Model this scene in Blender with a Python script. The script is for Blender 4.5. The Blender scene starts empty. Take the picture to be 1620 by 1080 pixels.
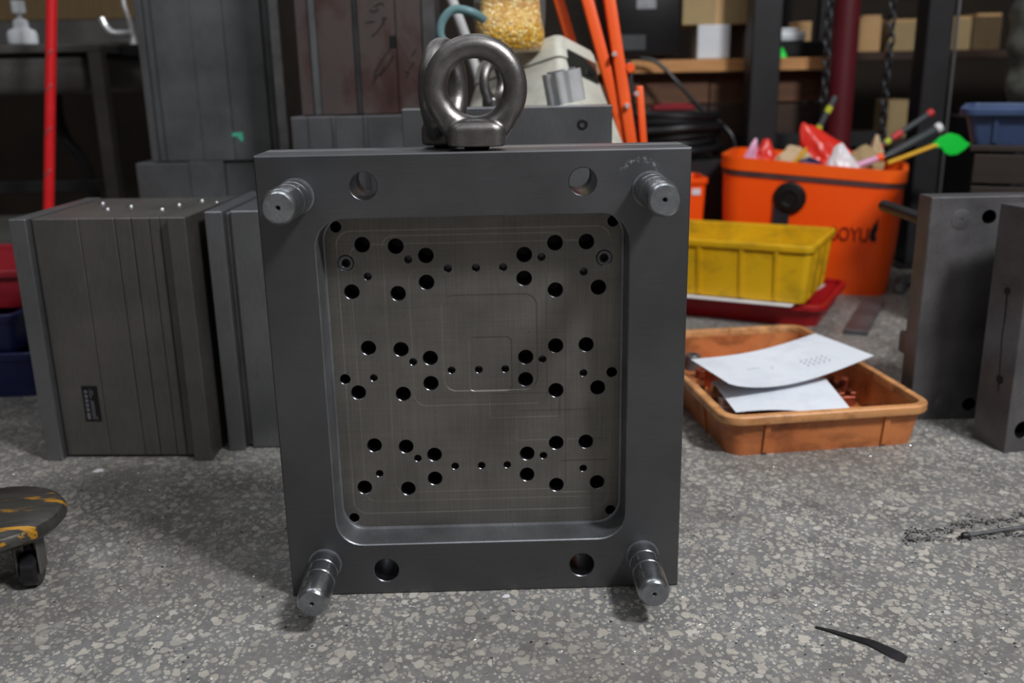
import bpy, bmesh, math, random
from mathutils import Vector, Matrix, noise as mnoise
R = math.radians
PI = math.pi
random.seed(7)
scn = bpy.context.scene
C = scn.collection

# ------------------------------------------------------------------ camera
FPX = 1500.0
cam_d = bpy.data.cameras.new('camera')
cam_d.sensor_width = 36.0
cam_d.lens = 36.0 * FPX / 1620.0
cam_d.clip_start = 0.05
cam = bpy.data.objects.new('camera', cam_d)
C.objects.link(cam)
_r = Vector((0.99958279, -0.0225516, -0.01804654))
_u = Vector((0.02354227, 0.27415079, 0.96139852))
_f = Vector((0.0167336, 0.96142226, -0.27456733))
m = Matrix((_r, _u, -_f)).transposed().to_4x4()
m.translation = Vector((0.01884, -0.98730, 0.58457))
cam.matrix_world = m
cam_d.dof.use_dof = True
cam_d.dof.focus_distance = 1.03
cam_d.dof.aperture_fstop = 4.0
scn.camera = cam

# ------------------------------------------------------------------ world, lights, exposure
w = bpy.data.worlds.new('workshop_air')
scn.world = w
w.use_nodes = True
bg = w.node_tree.nodes['Background']
bg.inputs[0].default_value = (1.0, 0.965, 0.915, 1)
bg.inputs[1].default_value = 0.085


def area(name, loc, target, size, power, col, sy=None):
    d = bpy.data.lights.new(name, 'AREA')
    d.energy = power
    d.color = col
    d.size = size
    if sy:
        d.shape = 'RECTANGLE'
        d.size_y = sy
    o = bpy.data.objects.new(name, d)
    C.objects.link(o)
    o.location = loc
    o.rotation_euler = (Vector(target) - Vector(loc)).to_track_quat('-Z', 'Y').to_euler()
    return o


area('ceiling_lamp', (1.45, -1.17, 2.55), (0, 0.1, 0.1), 0.42, 100, (0.95, 0.97, 1.0))
for lx in (-1.3, 0.35):
    for ly in (-5.0, -2.4, 0.2, 2.8, 5.4):
        area('ceiling_lamp', (lx, ly, 3.2), (lx, ly, 0), 1.3, 9, (0.90, 0.94, 1.0), 0.35)

scn.view_settings.view_transform = 'Standard'
scn.view_settings.look = 'None'
scn.view_settings.gamma = 1.0
scn.view_settings.use_curve_mapping = False
scn.view_settings.exposure = 0.0


# ------------------------------------------------------------------ materials
def lin(c):
    if isinstance(c, str):
        c = tuple(int(c[i:i + 2], 16) / 255 for i in (0, 2, 4))
    return tuple((v / 12.92 if v <= 0.04045 else ((v + 0.055) / 1.055) ** 2.4) for v in c) + (1.0,)


class NT:
    def __init__(s, name):
        s.m = bpy.data.materials.new(name)
        s.m.use_nodes = True
        s.t = s.m.node_tree
        s.b = s.t.nodes['Principled BSDF']
        s.tc = s.t.nodes.new('ShaderNodeTexCoord')

    def n(s, typ, **kw):
        o = s.t.nodes.new(typ)
        for k, v in kw.items():
            setattr(o, k, v)
        return o

    def L(s, a, b):
        s.t.links.new(a, b)

    def mapping(s, scale=(1, 1, 1), loc=(0, 0, 0), rot=(0, 0, 0), src=None):
        mp = s.n('ShaderNodeMapping')
        mp.inputs['Scale'].default_value = scale
        mp.inputs['Location'].default_value = loc
        mp.inputs['Rotation'].default_value = rot
        s.L(src or s.tc.outputs['Object'], mp.inputs['Vector'])
        return mp.outputs['Vector']

    def noise(s, vec, scale, detail=4, rough=0.55, dist=0.0):
        o = s.n('ShaderNodeTexNoise')
        o.inputs['Scale'].default_value = scale
        o.inputs['Detail'].default_value = detail
        o.inputs['Roughness'].default_value = rough
        o.inputs['Distortion'].default_value = dist
        if vec is not None:
            s.L(vec, o.inputs['Vector'])
        return o

    def ramp(s, fac, pts):
        o = s.n('ShaderNodeValToRGB')
        e = o.color_ramp.elements
        while len(e) < len(pts):
            e.new(0.5)
        for q, (p, c) in zip(e, pts):
            q.position = p
            q.color = c if len(c) == 4 else tuple(c) + (1,)
        s.L(fac, o.inputs['Fac'])
        return o.outputs['Color']

    def mix(s, fac, a, b, mode='MIX'):
        o = s.n('ShaderNodeMix', data_type='RGBA', blend_type=mode)
        for v, i in ((fac, 0), (a, 6), (b, 7)):
            if hasattr(v, 'is_linked'):
                s.L(v, o.inputs[i])
            else:
                o.inputs[i].default_value = v
        return o.outputs[2]

    def math(s, op, a, b=None, c=None, clamp=False):
        o = s.n('ShaderNodeMath', operation=op)
        o.use_clamp = clamp
        for i, v in enumerate((a, b, c)):
            if v is None:
                continue
            if hasattr(v, 'is_linked'):
                s.L(v, o.inputs[i])
            else:
                o.inputs[i].default_value = v
        return o.outputs[0]

    def bump(s, h, strength=0.3, dist=0.001):
        o = s.n('ShaderNodeBump')
        o.inputs['Strength'].default_value = strength
        o.inputs['Distance'].default_value = dist
        s.L(h, o.inputs['Height'])
        s.L(o.outputs['Normal'], s.b.inputs['Normal'])
        return o


def G3(v):
    return (v, v, v, 1)


def steel(name, a, b, rough=0.38, metallic=0.9, grain=(6, 6, 120), nscale=9, gb=0.15, spec=0.5):
    """machined steel: two close greys in cloudy patches plus fine tool grain along one axis"""
    t = NT(name)
    n1 = t.noise(t.mapping(), nscale, 5, 0.6)
    col = t.ramp(n1.outputs['Fac'], [(0.32, lin(a)), (0.68, lin(b))])
    n2 = t.noise(t.mapping(grain), 14, 3, 0.6)
    col = t.mix(0.35, col, t.ramp(n2.outputs['Fac'], [(0.3, G3(0.35)), (0.7, G3(0.75))]), 'OVERLAY')
    t.L(col, t.b.inputs['Base Color'])
    t.b.inputs['Metallic'].default_value = metallic
    rr = t.n('ShaderNodeMapRange')
    rr.inputs['To Min'].default_value = rough - 0.08
    rr.inputs['To Max'].default_value = rough + 0.1
    t.L(n1.outputs['Fac'], rr.inputs['Value'])
    t.L(rr.outputs[0], t.b.inputs['Roughness'])
    t.bump(n2.outputs['Fac'], gb, 0.0006)
    return t.m


def plastic(name, a, b=None, rough=0.5, nscale=14, dirt=None, damt=0.5, dscale=7, bump=0.0, spec=0.4):
    t = NT(name)
    n1 = t.noise(t.mapping(), nscale, 4, 0.6)
    col = t.ramp(n1.outputs['Fac'], [(0.3, lin(a)), (0.7, lin(b or a))])
    if dirt:
        n2 = t.noise(t.mapping((1, 1, 1.6), (3, 1, 7)), dscale, 6, 0.7, 0.4)
        f = t.ramp(n2.outputs['Fac'], [(0.46, G3(0)), (0.72, G3(damt))])
        col = t.mix(f, col, lin(dirt))
    t.L(col, t.b.inputs['Base Color'])
    t.b.inputs['Roughness'].default_value = rough
    t.b.inputs['Specular IOR Level'].default_value = spec
    if bump:
        n3 = t.noise(t.mapping(), 90, 3)
        t.bump(n3.outputs['Fac'], bump, 0.001)
    return t.m


def wood(name, a, b, rough=0.65, grain=(2, 30, 30)):
    t = NT(name)
    n1 = t.noise(t.mapping(grain), 4, 6, 0.6, 0.6)
    t.L(t.ramp(n1.outputs['Fac'], [(0.3, lin(a)), (0.7, lin(b))]), t.b.inputs['Base Color'])
    t.b.inputs['Roughness'].default_value = rough
    t.bump(n1.outputs['Fac'], 0.2, 0.001)
    return t.m


M = {}


def floor_material():
    t = NT('terrazzo')
    vec = t.mapping(src=t.tc.outputs['Object'])
    dn = t.noise(vec, 28, 3, 0.55)
    wob = t.n('ShaderNodeVectorMath', operation='MULTIPLY_ADD')
    t.L(dn.outputs['Color'], wob.inputs[0])
    wob.inputs[1].default_value = (0.013, 0.013, 0)
    t.L(vec, wob.inputs[2])

    def chips(scale, stretch, rot, keep, edge, loc):
        mv = t.mapping((stretch, 1, 0.0), loc, (0, 0, rot), wob.outputs[0])
        ve = t.n('ShaderNodeTexVoronoi', feature='DISTANCE_TO_EDGE', voronoi_dimensions='2D')
        vf = t.n('ShaderNodeTexVoronoi', feature='F1', voronoi_dimensions='2D')
        for v in (ve, vf):
            v.inputs['Scale'].default_value = scale
            v.inputs['Randomness'].default_value = 1.0
            t.L(mv, v.inputs['Vector'])
        sep = t.n('ShaderNodeSeparateColor')
        t.L(vf.outputs['Color'], sep.inputs[0])
        # every stone has its own size inside its cell
        lim = t.math('MULTIPLY_ADD', sep.outputs['Red'], 0.34, 0.12)
        a_ = t.math('SUBTRACT', lim, vf.outputs['Distance'])
        b_ = t.math('SUBTRACT', ve.outputs['Distance'], edge)
        ins = t.math('MINIMUM', a_, b_)
        inside = t.ramp(ins, [(0.0, G3(0)), (0.025, G3(1))])
        kept = t.math('GREATER_THAN', sep.outputs['Blue'], 1 - keep)
        return t.math('MULTIPLY', inside, kept), sep.outputs['Green'], sep.outputs['Blue']

    dirt = t.noise(vec, 2.1, 6, 0.62, 0.5)
    fine = t.noise(vec, 210, 3, 0.6)
    mid = t.noise(vec, 17, 5, 0.65)
    base = t.ramp(mid.outputs['Fac'], [(0.25, lin('646463')), (0.75, lin('807f7d'))])
    base = t.mix(0.3, base, t.ramp(fine.outputs['Fac'], [(0.3, G3(0.25)), (0.7, G3(0.8))]), 'OVERLAY')
    col = base
    for args in ((160, 1.1, -0.3, 0.6, 0.06, (1, 8, 0)), (95, 1.25, 0.5, 0.62, 0.06, (9, 5, 0)), (56, 1.2, 0.25, 0.62, 0.06, (3, 1, 0))):
        mk, g, bl = chips(*args)
        cc = t.ramp(g, [(0.0, lin('918d86')), (0.45, lin('aca69c')), (0.8, lin('b9b2a5')), (1.0, lin('c6c1b8'))])
        col = t.mix(t.math('MULTIPLY', mk, 0.8), col, cc)
    # ingrained dirt and dark oil patches
    col = t.mix(t.ramp(dirt.outputs['Fac'], [(0.40, G3(0)), (0.68, G3(0.55))]), col, lin('5a544c'))
    grime = t.noise(t.mapping((1, 1, 1), (5, 2, 0)), 7.5, 7, 0.72, 0.3)
    col = t.mix(t.ramp(grime.outputs['Fac'], [(0.50, G3(0)), (0.74, G3(0.6))]), col, lin('454240'))
    # trodden strip behind the front area is browner
    t.L(col, t.b.inputs['Base Color'])
    ro = t.ramp(mid.outputs['Fac'], [(0.3, G3(0.36)), (0.7, G3(0.62))])
    t.L(ro, t.b.inputs['Roughness'])
    t.b.inputs['Specular IOR Level'].default_value = 0.45
    h = t.math('ADD', t.math('MULTIPLY', fine.outputs['Fac'], 0.5), t.math('MULTIPLY', mid.outputs['Fac'], 0.8))
    t.bump(h, 0.35, 0.0016)
    return t.m


def pocket_material():
    """machined pocket floor with very shallow stepped rounded-rectangle tool paths (relief only)"""
    t = NT('pocket_floor_steel')
    sep = t.n('ShaderNodeSeparateXYZ')
    t.L(t.tc.outputs['Object'], sep.inputs[0])
    X, Z = sep.outputs['X'], sep.outputs['Z']

    def box(cx, cz, hx, hz, r):
        qx = t.math('ADD', t.math('ABSOLUTE', t.math('SUBTRACT', X, cx)), r - hx)
        qz = t.math('ADD', t.math('ABSOLUTE', t.math('SUBTRACT', Z, cz)), r - hz)
        mx = t.math('MAXIMUM', qx, 0.0)
        mz = t.math('MAXIMUM', qz, 0.0)
        ln = t.math('SQRT', t.math('ADD', t.math('MULTIPLY', mx, mx), t.math('MULTIPLY', mz, mz)))
        ins = t.math('MINIMUM', t.math('MAXIMUM', qx, qz), 0.0)
        return t.math('SUBTRACT', t.math('ADD', ln, ins), r)

    h = None
    lines = None
    for cx, cz, hx, hz, r, k in ((-0.003, 0.252, 0.150, 0.168, 0.016, 1), (-0.003, 0.252, 0.136, 0.153, 0.014, .8),
                                 (-0.003, 0.262, 0.100, 0.152, 0.012, .8), (0.0, 0.297, 0.076, 0.080, 0.014, .8),
                                 (0.012, 0.290, 0.053, 0.056, 0.014, 1.2),
                                 (0.012, 0.265, 0.024, 0.032, 0.006, 1.2), (0.05, 0.215, 0.04, 0.0145, 0.003, .8),
                                 (0.09, 0.19, 0.05, 0.018, 0.003, .8), (0.118, 0.125, 0.028, 0.02, 0.003, .9)):
        d = box(cx, cz, hx, hz, r)
        st = t.n('ShaderNodeMapRange', interpolation_type='SMOOTHSTEP')
        st.inputs['From Min'].default_value = -0.0011
        st.inputs['From Max'].default_value = 0.0011
        st.inputs['To Max'].default_value = k
        t.L(d, st.inputs['Value'])
        h = st.outputs[0] if h is None else t.math('ADD', h, st.outputs[0])
    vec = t.mapping((1, 1, 1))
    g = t.noise(t.mapping((150, 1, 4)), 3.2, 3, 0.6)
    g2 = t.noise(t.mapping((3, 1, 160)), 3.0, 3, 0.6)
    cl = t.noise(vec, 8, 5, 0.6)
    col = t.ramp(cl.outputs['Fac'], [(0.3, lin('686560')), (0.7, lin('827e78'))])
    fac = t.math('ADD', t.math('MULTIPLY', g.outputs['Fac'], .6), t.math('MULTIPLY', g2.outputs['Fac'], .4))
    col = t.mix(0.4, col, t.ramp(fac, [(0.3, G3(0.32)), (0.7, G3(0.72))]), 'OVERLAY')
    spots = t.noise(vec, 330, 2, 0.5)
    col = t.mix(t.ramp(spots.outputs['Fac'], [(0.70, G3(0)), (0.78, G3(0.6))]), col, lin('2c2925'))
    t.L(col, t.b.inputs['Base Color'])
    t.b.inputs['Metallic'].default_value = 0.75
    t.b.inputs['Roughness'].default_value = 0.42
    hh = t.math('ADD', h, t.math('MULTIPLY', fac, 0.25))
    t.bump(hh, 0.7, 0.0010)
    return t.m


def face_material():
    t = NT('ground_face_steel')
    vec = t.mapping()
    cl = t.noise(vec, 5, 4, 0.55)
    col = t.ramp(cl.outputs['Fac'], [(0.3, lin('58585a')), (0.7, lin('6a6a6c'))])
    g = t.noise(t.mapping((4, 1, 220)), 6, 3, 0.6)
    col = t.mix(0.25, col, t.ramp(g.outputs['Fac'], [(0.3, G3(0.38)), (0.7, G3(0.66))]), 'OVERLAY')
    # faint stain outlines and a scuffed arc above the top right pin
    st = t.noise(t.mapping((1, 1, 1), (2.3, 0, .7)), 11, 3, 0.5, 1.2)
    ring = t.math('ABSOLUTE', t.math('SUBTRACT', st.outputs['Fac'], 0.5))
    lines = t.ramp(ring, [(0.0, G3(0.35)), (0.004, G3(0))])
    lm = t.noise(t.mapping((1, 1, 1), (5, 0, 5)), 6, 2)
    lines = t.mix(1.0, lines, t.ramp(lm.outputs['Fac'], [(0.52, G3(0)), (0.6, G3(1))]), 'MULTIPLY')
    col = t.mix(lines, col, lin('4a4a4c'))
    sep = t.n('ShaderNodeSeparateXYZ')
    t.L(t.tc.outputs['Object'], sep.inputs[0])
    dx = t.math('SUBTRACT', sep.outputs['X'], 0.172)
    dz = t.math('SUBTRACT', sep.outputs['Z'], 0.4735)
    rr = t.math('SQRT', t.math('ADD', t.math('MULTIPLY', dx, dx), t.math('MULTIPLY', dz, dz)))
    rr = t.math('ABSOLUTE', t.math('SUBTRACT', rr, 0.021))
    arc = t.ramp(rr, [(0.0, G3(0.9)), (0.0025, G3(0))])
    sc = t.noise(vec, 190, 3, 0.7)
    arc = t.mix(1.0, arc, t.ramp(sc.outputs['Fac'], [(0.5, G3(0)), (0.62, G3(1))]), 'MULTIPLY')
    arc = t.mix(1.0, arc, t.ramp(dz, [(0.004, G3(0)), (0.010, G3(1))]), 'MULTIPLY')
    col = t.mix(arc, col, lin('b9b9bc'))
    t.L(col, t.b.inputs['Base Color'])
    t.b.inputs['Metallic'].default_value = 0.9
    rg = t.ramp(cl.outputs['Fac'], [(0.3, G3(0.40)), (0.7, G3(0.5))])
    t.L(rg, t.b.inputs['Roughness'])
    t.bump(g.outputs['Fac'], 0.08, 0.0004)
    return t.m


M['floor'] = floor_material()
M['pocket'] = pocket_material()
M['face'] = face_material()
M['pin'] = steel('polished_pin_steel', '96989b', 'acaeb1', 0.27, 0.97, (6, 40, 6), 20, 0.05)
M['pin_end'] = steel('pin_end_steel', '77797c', '8e9093', 0.45, 0.8, (30, 30, 30), 60, 0.2)
M['forged'] = steel('forged_steel', '6d6a68', '86827f', 0.36, 0.95, (60, 60, 60), 40, 0.35)
M['black_ox'] = plastic('black_oxide', '060607', '101012', 0.45)
M['hole'] = steel('bored_steel', '606164', '77787c', 0.3, 1.0, (20, 60, 20), 20, 0.1)
M['pocket_wall'] = steel('milled_wall_steel', '6a6b6e', '85878a', 0.42, 0.8, (140, 6, 6), 14, 0.1)
M['plateA'] = steel('block_steel_warm', '696662', '7b7773', 0.42, 0.85, (90, 6, 4), 6, 0.12)
M['plateB'] = steel('block_steel_cool', '7a7b7d', '8d8e91', 0.36, 0.9, (90, 6, 4), 6, 0.12)
M['plateC'] = steel('old_block_steel', '626466', '77797a', 0.46, 0.8, (60, 6, 3), 8, 0.15)
M['plateD'] = steel('dark_block_steel', '4a4849', '6a6768', 0.4, 0.4, (20, 20, 20), 10, 0.2)
M['bright'] = steel('bright_steel', '9a9b9d', 'b4b5b7', 0.3, 1.0, (20, 20, 20), 20, 0.1)
M['chrome'] = steel('chrome', 'd8d8d8', 'ececec', 0.22, 0.6, (4, 4, 4), 20, 0.02)
M['topface'] = steel('block_top_steel', '5e5f61', '74767a', 0.3, 0.95, (60, 8, 8), 9, 0.12)


def rusty():
    t = NT('rusty_painted_steel')
    n1 = t.noise(t.mapping((1, 1, .7)), 9, 6, 0.65, 0.3)
    col = t.ramp(n1.outputs['Fac'], [(0.3, lin('4e4643')), (0.48, lin('564b48')), (0.6, lin('4a3632')), (0.75, lin('3c2723'))])
    t.L(col, t.b.inputs['Base Color'])
    t.b.inputs['Metallic'].default_value = 0.5
    t.b.inputs['Roughness'].default_value = 0.5
    t.bump(n1.outputs['Fac'], 0.2, 0.001)
    return t.m


M['rusty'] = rusty()
M['marker'] = plastic('marker_ink', '15100e', '1c1513', 0.6)
M['orange_bag'] = plastic('orange_tarpaulin', 'ff5108', 'ff5c10', 0.42, 5)
M['orange_rim'] = plastic('orange_binding', 'ff5a0c', 'ff6616', 0.4, 9)
M['seam'] = plastic('dark_seam', '3a2a2a', '5a4040', 0.5)
M['black_plastic'] = plastic('black_plastic', '0a0a0b', '151516', 0.4)
M['print'] = plastic('dark_print', '5a0d02', '6d1304', 0.5)
M['yellow'] = plastic('yellow_polypropylene', 'd9a60a', 'e0b112', 0.45, 12, '7a6a1a', 0.75, 9)
M['red_tray'] = plastic('red_polypropylene', '9e1219', 'b0161d', 0.4, 10, '4a0a0c', 0.5)
M['tray'] = plastic('oily_orange_polypropylene', 'b9683a', 'c97d48', 0.4, 10, '4f2413', 0.85, 9)
M['tray_rim'] = plastic('worn_orange_rim', 'c88a56', 'd79d68', 0.45, 25, '4a2e1c', 0.75, 22)
M['paper'] = plastic('paper', 'd3d7dd', 'dfe2e8', 0.75, 4, 'a9adb8', 0.4, 12)
M['pencil'] = plastic('pencil_grey', '9a9ca6', 'a5a7b0', 0.8)
M['copper'] = steel('copper_electrode', '8a4a36', 'a8604a', 0.4, 0.9, (20, 20, 20), 30, 0.2)
M['rustcopper'] = plastic('oxidised_copper', '5e2413', '8a3b20', 0.6, 40)
M['blue'] = plastic('blue_polypropylene', '1b2350', '252f66', 0.45, 10, '10142c', 0.5)
M['bluegrey'] = plastic('dusty_blue_polypropylene', '3a4a6c', '46587c', 0.5, 10, '27324a', 0.5)
M['red_crate'] = plastic('red_crate_plastic', '7e1420', '8e1a26', 0.5, 10, '3a0a10', 0.5)
M['dolly'] = None
M['beige'] = plastic('beige_enamel', 'c3c1b4', 'cfcdc0', 0.4, 9, '8f8c7e', 0.5, 14)
M['window_dark'] = plastic('tinted_window', '1f211d', '2a2c26', 0.12, 6)
M['teal'] = plastic('teal_enamel', '5d7d80', '6b8b8d', 0.4)
M['white_paint'] = plastic('white_enamel', 'c9c8c8', 'd8d7d7', 0.4)
M['white_plastic'] = plastic('white_plastic', 'd2d6da', 'dfe2e5', 0.35)
M['orange_steel'] = plastic('orange_powder_coat', 'e8541a', 'f3622a', 0.38, 6)
M['black_strap'] = plastic('black_webbing', '16161a', '24242a', 0.7, 40)
M['card'] = plastic('cardboard', 'a18a62', 'ab946c', 0.8, 12)
M['card_light'] = plastic('pale_cardboard', 'c39a68', 'cfa878', 0.8, 12)
M['plank'] = wood('pine_plank', 'b47b45', 'd09a62')
M['dark_wood'] = wood('dark_timber', '2a1a10', '422a1b')
M['black_timber'] = wood('black_timber', '1b120c', '2c1d13')
M['mid_wood'] = wood('brown_timber', '4d301d', '6e482c')
M['board'] = wood('old_plywood', '54432a', '675232', 0.7, (30, 2, 4))
M['dark_steel'] = plastic('dark_painted_steel', '171618', '212022', 0.5)
M['red_col'] = plastic('dark_red_paint', '4a1219', '5a1820', 0.45, 6)
M['chain'] = steel('dull_chain_steel', '3a3a3c', '55565a', 0.4, 0.9, (20, 20, 20), 30, 0.1)
M['rubber'] = plastic('black_rubber', '0d0d0f', '19191b', 0.35)
M['red_film'] = plastic('red_plastic_film', 'd8281c', 'e83a2a', 0.3, 12)
M['pink_film'] = plastic('pink_film', 'd693b4', 'e3a7c4', 0.35, 12)
M['tape'] = plastic('yellow_tape', 'd9a21a', 'e3ae22', 0.5)
M['tan'] = plastic('tan_paper', 'bda27e', 'cbb18d', 0.7, 14)
M['white_film'] = plastic('white_film', 'dcd8da', 'eae6e8', 0.35, 14)
M['navy_foil'] = plastic('navy_foil', '1b1a3c', '2b2a52', 0.2, 18)
M['green'] = plastic('green_plastic', '14e040', '28f052', 0.4)
M['ylw_mark'] = plastic('yellow_green_mark', 'b7bb2c', 'c5c93a', 0.5)
M['red_mark'] = plastic('red_mark', 'c42a2e', 'd43a3e', 0.5)
M['grey_tool'] = plastic('grey_tool_plastic', '333638', '44484a', 0.5)
M['bench'] = steel('dull_bench_steel', '5a5856', '6c6967', 0.45, 0.6, (20, 6, 6), 8, 0.1)
M['red_pole'] = plastic('red_pole_paint', 'd31c20', 'e0262a', 0.35, 20)
M['wall'] = plastic('dark_wall', '241d18', '33291f', 0.85, 3)
M['wrap'] = plastic('grey_wrap_film', '55564f', '6d6e66', 0.35, 12, '1c1c1a', 0.6, 12)
M['label_black'] = plastic('black_label', '08080a', '0e0e12', 0.45)
M['label_print'] = plastic('label_print', '55545a', '65646a', 0.5)
M['green_tape'] = plastic('green_tape', '46b08c', '58bd9a', 0.6)
M['granule'] = None
M['shaving'] = steel('steel_shaving', 'c9c9c9', 'e4e4e4', 0.25, 1.0)
M['dark_chip'] = plastic('dark_chip', '191817', '2b2a28', 0.6)
M['grey_crumb'] = plastic('grey_crumb', '6a6864', '858380', 0.8)
M['sliver'] = steel('dark_sliver_steel', '2c2b2c', '454446', 0.5, 0.8)


def dolly_mat():
    t = NT('worn_dolly_paint')
    n1 = t.noise(t.mapping((2.2, 8, 8)), 5, 6, 0.65, 0.5)
    col = t.ramp(n1.outputs['Fac'], [(0.3, lin('2d2b28')), (0.55, lin('46443f')), (0.7, lin('35332f'))])
    n2 = t.noise(t.mapping((3, 12, 12), (1.7, 3.1, 0)), 4.5, 5, 0.65, 0.4)
    col = t.mix(t.ramp(n2.outputs['Fac'], [(0.58, G3(0)), (0.64, G3(0.85))]), col, lin('c98f1e'))
    t.L(col, t.b.inputs['Base Color'])
    t.b.inputs['Roughness'].default_value = 0.34
    t.b.inputs['Metallic'].default_value = 0.35
    t.bump(n1.outputs['Fac'], 0.2, 0.001)
    return t.m


M['dolly'] = dolly_mat()


def granule_mat():
    t = NT('golden_resin_granules')
    v = t.n('ShaderNodeTexVoronoi')
    v.inputs['Scale'].default_value = 170
    t.L(t.mapping(), v.inputs['Vector'])
    sp = t.n('ShaderNodeSeparateColor')
    t.L(v.outputs['Color'], sp.inputs[0])
    col = t.ramp(sp.outputs['Red'], [(0.0, lin('b8801c')), (0.5, lin('d9a63a')), (1.0, lin('e8cf8a'))])
    t.L(col, t.b.inputs['Base Color'])
    t.b.inputs['Roughness'].default_value = 0.25
    o = t.bump(v.outputs['Distance'], 0.8, 0.004)
    o.invert = True
    return t.m


M['granule'] = granule_mat()


def film_mat():
    t = NT('clear_film')
    t.L(t.noise(t.mapping(), 20, 4).outputs['Fac'], t.b.inputs['Roughness'])
    t.b.inputs['Base Color'].default_value = (0.75, 0.75, 0.75, 1)
    t.b.inputs['Alpha'].default_value = 0.10
    return t.m


M['film'] = film_mat()


# ------------------------------------------------------------------ geometry helpers
def obj(name, bm, mats, parent=None, loc=(0, 0, 0), rot=(0, 0, 0), ang=35):
    me = bpy.data.meshes.new(name)
    bmesh.ops.recalc_face_normals(bm, faces=bm.faces[:])
    bm.to_mesh(me)
    bm.free()
    if not isinstance(mats, (list, tuple)):
        mats = [mats]
    for q in mats:
        me.materials.append(M[q])
    me.shade_smooth()
    me.set_sharp_from_angle(angle=R(ang))
    o = bpy.data.objects.new(name, me)
    C.objects.link(o)
    o.location = loc
    o.rotation_euler = rot
    o.parent = parent
    return o


def tag(o, label=None, cat=None, group=None, kind=None):
    if label:
        o['label'] = label
    if cat:
        o['category'] = cat
    if group:
        o['group'] = group
    if kind:
        o['kind'] = kind
    return o


def thing(name, label, cat, loc=(0, 0, 0), rotz=0, group=None, rot=None):
    o = bpy.data.objects.new(name, None)
    C.objects.link(o)
    o.empty_display_size = 0.05
    o.location = loc
    o.rotation_euler = rot or (0, 0, rotz)
    return tag(o, label, cat, group)


def BM():
    return bmesh.new()


def box(bm, x0, x1, y0, y1, z0, z1, bev=0.0, mi=0, seg=1, mat=None):
    r = bmesh.ops.create_cube(bm, size=1.0)
    vs = r['verts']
    for v in vs:
        v.co = Vector((x0 if v.co.x < 0 else x1, y0 if v.co.y < 0 else y1, z0 if v.co.z < 0 else z1))
    fs = list({f for v in vs for f in v.link_faces})
    if bev > 0:
        es = list({e for v in vs for e in v.link_edges})
        q = bmesh.ops.bevel(bm, geom=es, offset=bev, segments=seg, profile=0.5, affect='EDGES')
        fs = list({f for v in q['verts'] for f in v.link_faces} | {f for f in q['faces']})
        vs = list({v for f in fs for v in f.verts})
    for f in fs:
        f.material_index = mi
    if mat is not None:
        bmesh.ops.transform(bm, matrix=mat, verts=vs)
    return vs


def loft(bm, loops, cap0=True, cap1=True, mi=0, closed=True):
    rings = [[bm.verts.new(p) for p in lp] for lp in loops]
    n = len(rings[0])
    fs = []
    for a, b in zip(rings, rings[1:]):
        for i in range(n if closed else n - 1):
            j = (i + 1) % n
            fs.append(bm.faces.new((a[i], a[j], b[j], b[i])))
    if cap0:
        fs.append(bm.faces.new(rings[0]))
    if cap1:
        fs.append(bm.faces.new(rings[-1]))
    for f in fs:
        f.material_index = mi
    return rings


def circ(c, r, n=24, axis='z', ph=0):
    out = []
    for i in range(n):
        a = ph + 2 * PI * i / n
        ca, sa = math.cos(a) * r, math.sin(a) * r
        if axis == 'z':
            out.append((c[0] + ca, c[1] + sa, c[2]))
        elif axis == 'y':
            out.append((c[0] + ca, c[1], c[2] + sa))
        else:
            out.append((c[0], c[1] + ca, c[2] + sa))
    return out


def lathe(bm, prof, c=(0, 0, 0), axis='z', n=24, mi=0, cap0=True, cap1=True):
    """prof: list of (radius, height along axis)"""
    loops = []
    for r, h in prof:
        cc = {'z': (c[0], c[1], c[2] + h), 'y': (c[0], c[1] + h, c[2]), 'x': (c[0] + h, c[1], c[2])}[axis]
        loops.append(circ(cc, max(r, 1e-5), n, axis))
    return loft(bm, loops, cap0, cap1, mi)


def rrect(hw, hd, r, n=5, z=0, c=(0, 0), plane='xy', y=0):
    pts = []
    r = min(r, hw - 1e-4, hd - 1e-4)
    for cx, cy, a0 in ((hw - r, hd - r, 0), (-hw + r, hd - r, 90), (-hw + r, -hd + r, 180), (hw - r, -hd + r, 270)):
        for i in range(n + 1):
            a = R(a0 + 90 * i / n)
            pts.append((cx + r * math.cos(a), cy + r * math.sin(a)))
    if plane == 'xy':
        return [(c[0] + p[0], c[1] + p[1], z) for p in pts]
    return [(c[0] + p[0], y, c[1] + p[1]) for p in pts]


def tube(bm, pts, r, n=10, mi=0, cap=True, flat=None):
    """tube along a path; r number or list; flat = squash factor of the second axis"""
    pts = [Vector(p) for p in pts]
    k = len(pts)
    rs = r if isinstance(r, (list, tuple)) else [r] * k
    t0 = (pts[1] - pts[0]).normalized()
    up = Vector((0, 0, 1)) if abs(t0.z) < 0.9 else Vector((1, 0, 0))
    u = t0.cross(up).normalized()
    loops = []
    for i in range(k):
        t = (pts[min(i + 1, k - 1)] - pts[max(i - 1, 0)]).normalized()
        u = (u - t * u.dot(t)).normalized()
        v = t.cross(u)
        loops.append([tuple(pts[i] + (u * math.cos(2 * PI * j / n) + v * math.sin(2 * PI * j / n) * (flat or 1)) * rs[i]) for j in range(n)])
    return loft(bm, loops, cap, cap, mi)


def smooth_path(pts, sub=6):
    P = [Vector(p) for p in pts]
    out = []
    for i in range(len(P) - 1):
        a, b, c, d = P[max(i - 1, 0)], P[i], P[i + 1], P[min(i + 2, len(P) - 1)]
        for j in range(sub):
            t = j / sub
            out.append(0.5 * ((2 * b) + (c - a) * t + (2 * a - 5 * b + 4 * c - d) * t * t + (-a + 3 * b - 3 * c + d) * t ** 3))
    out.append(P[-1])
    return out


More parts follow.
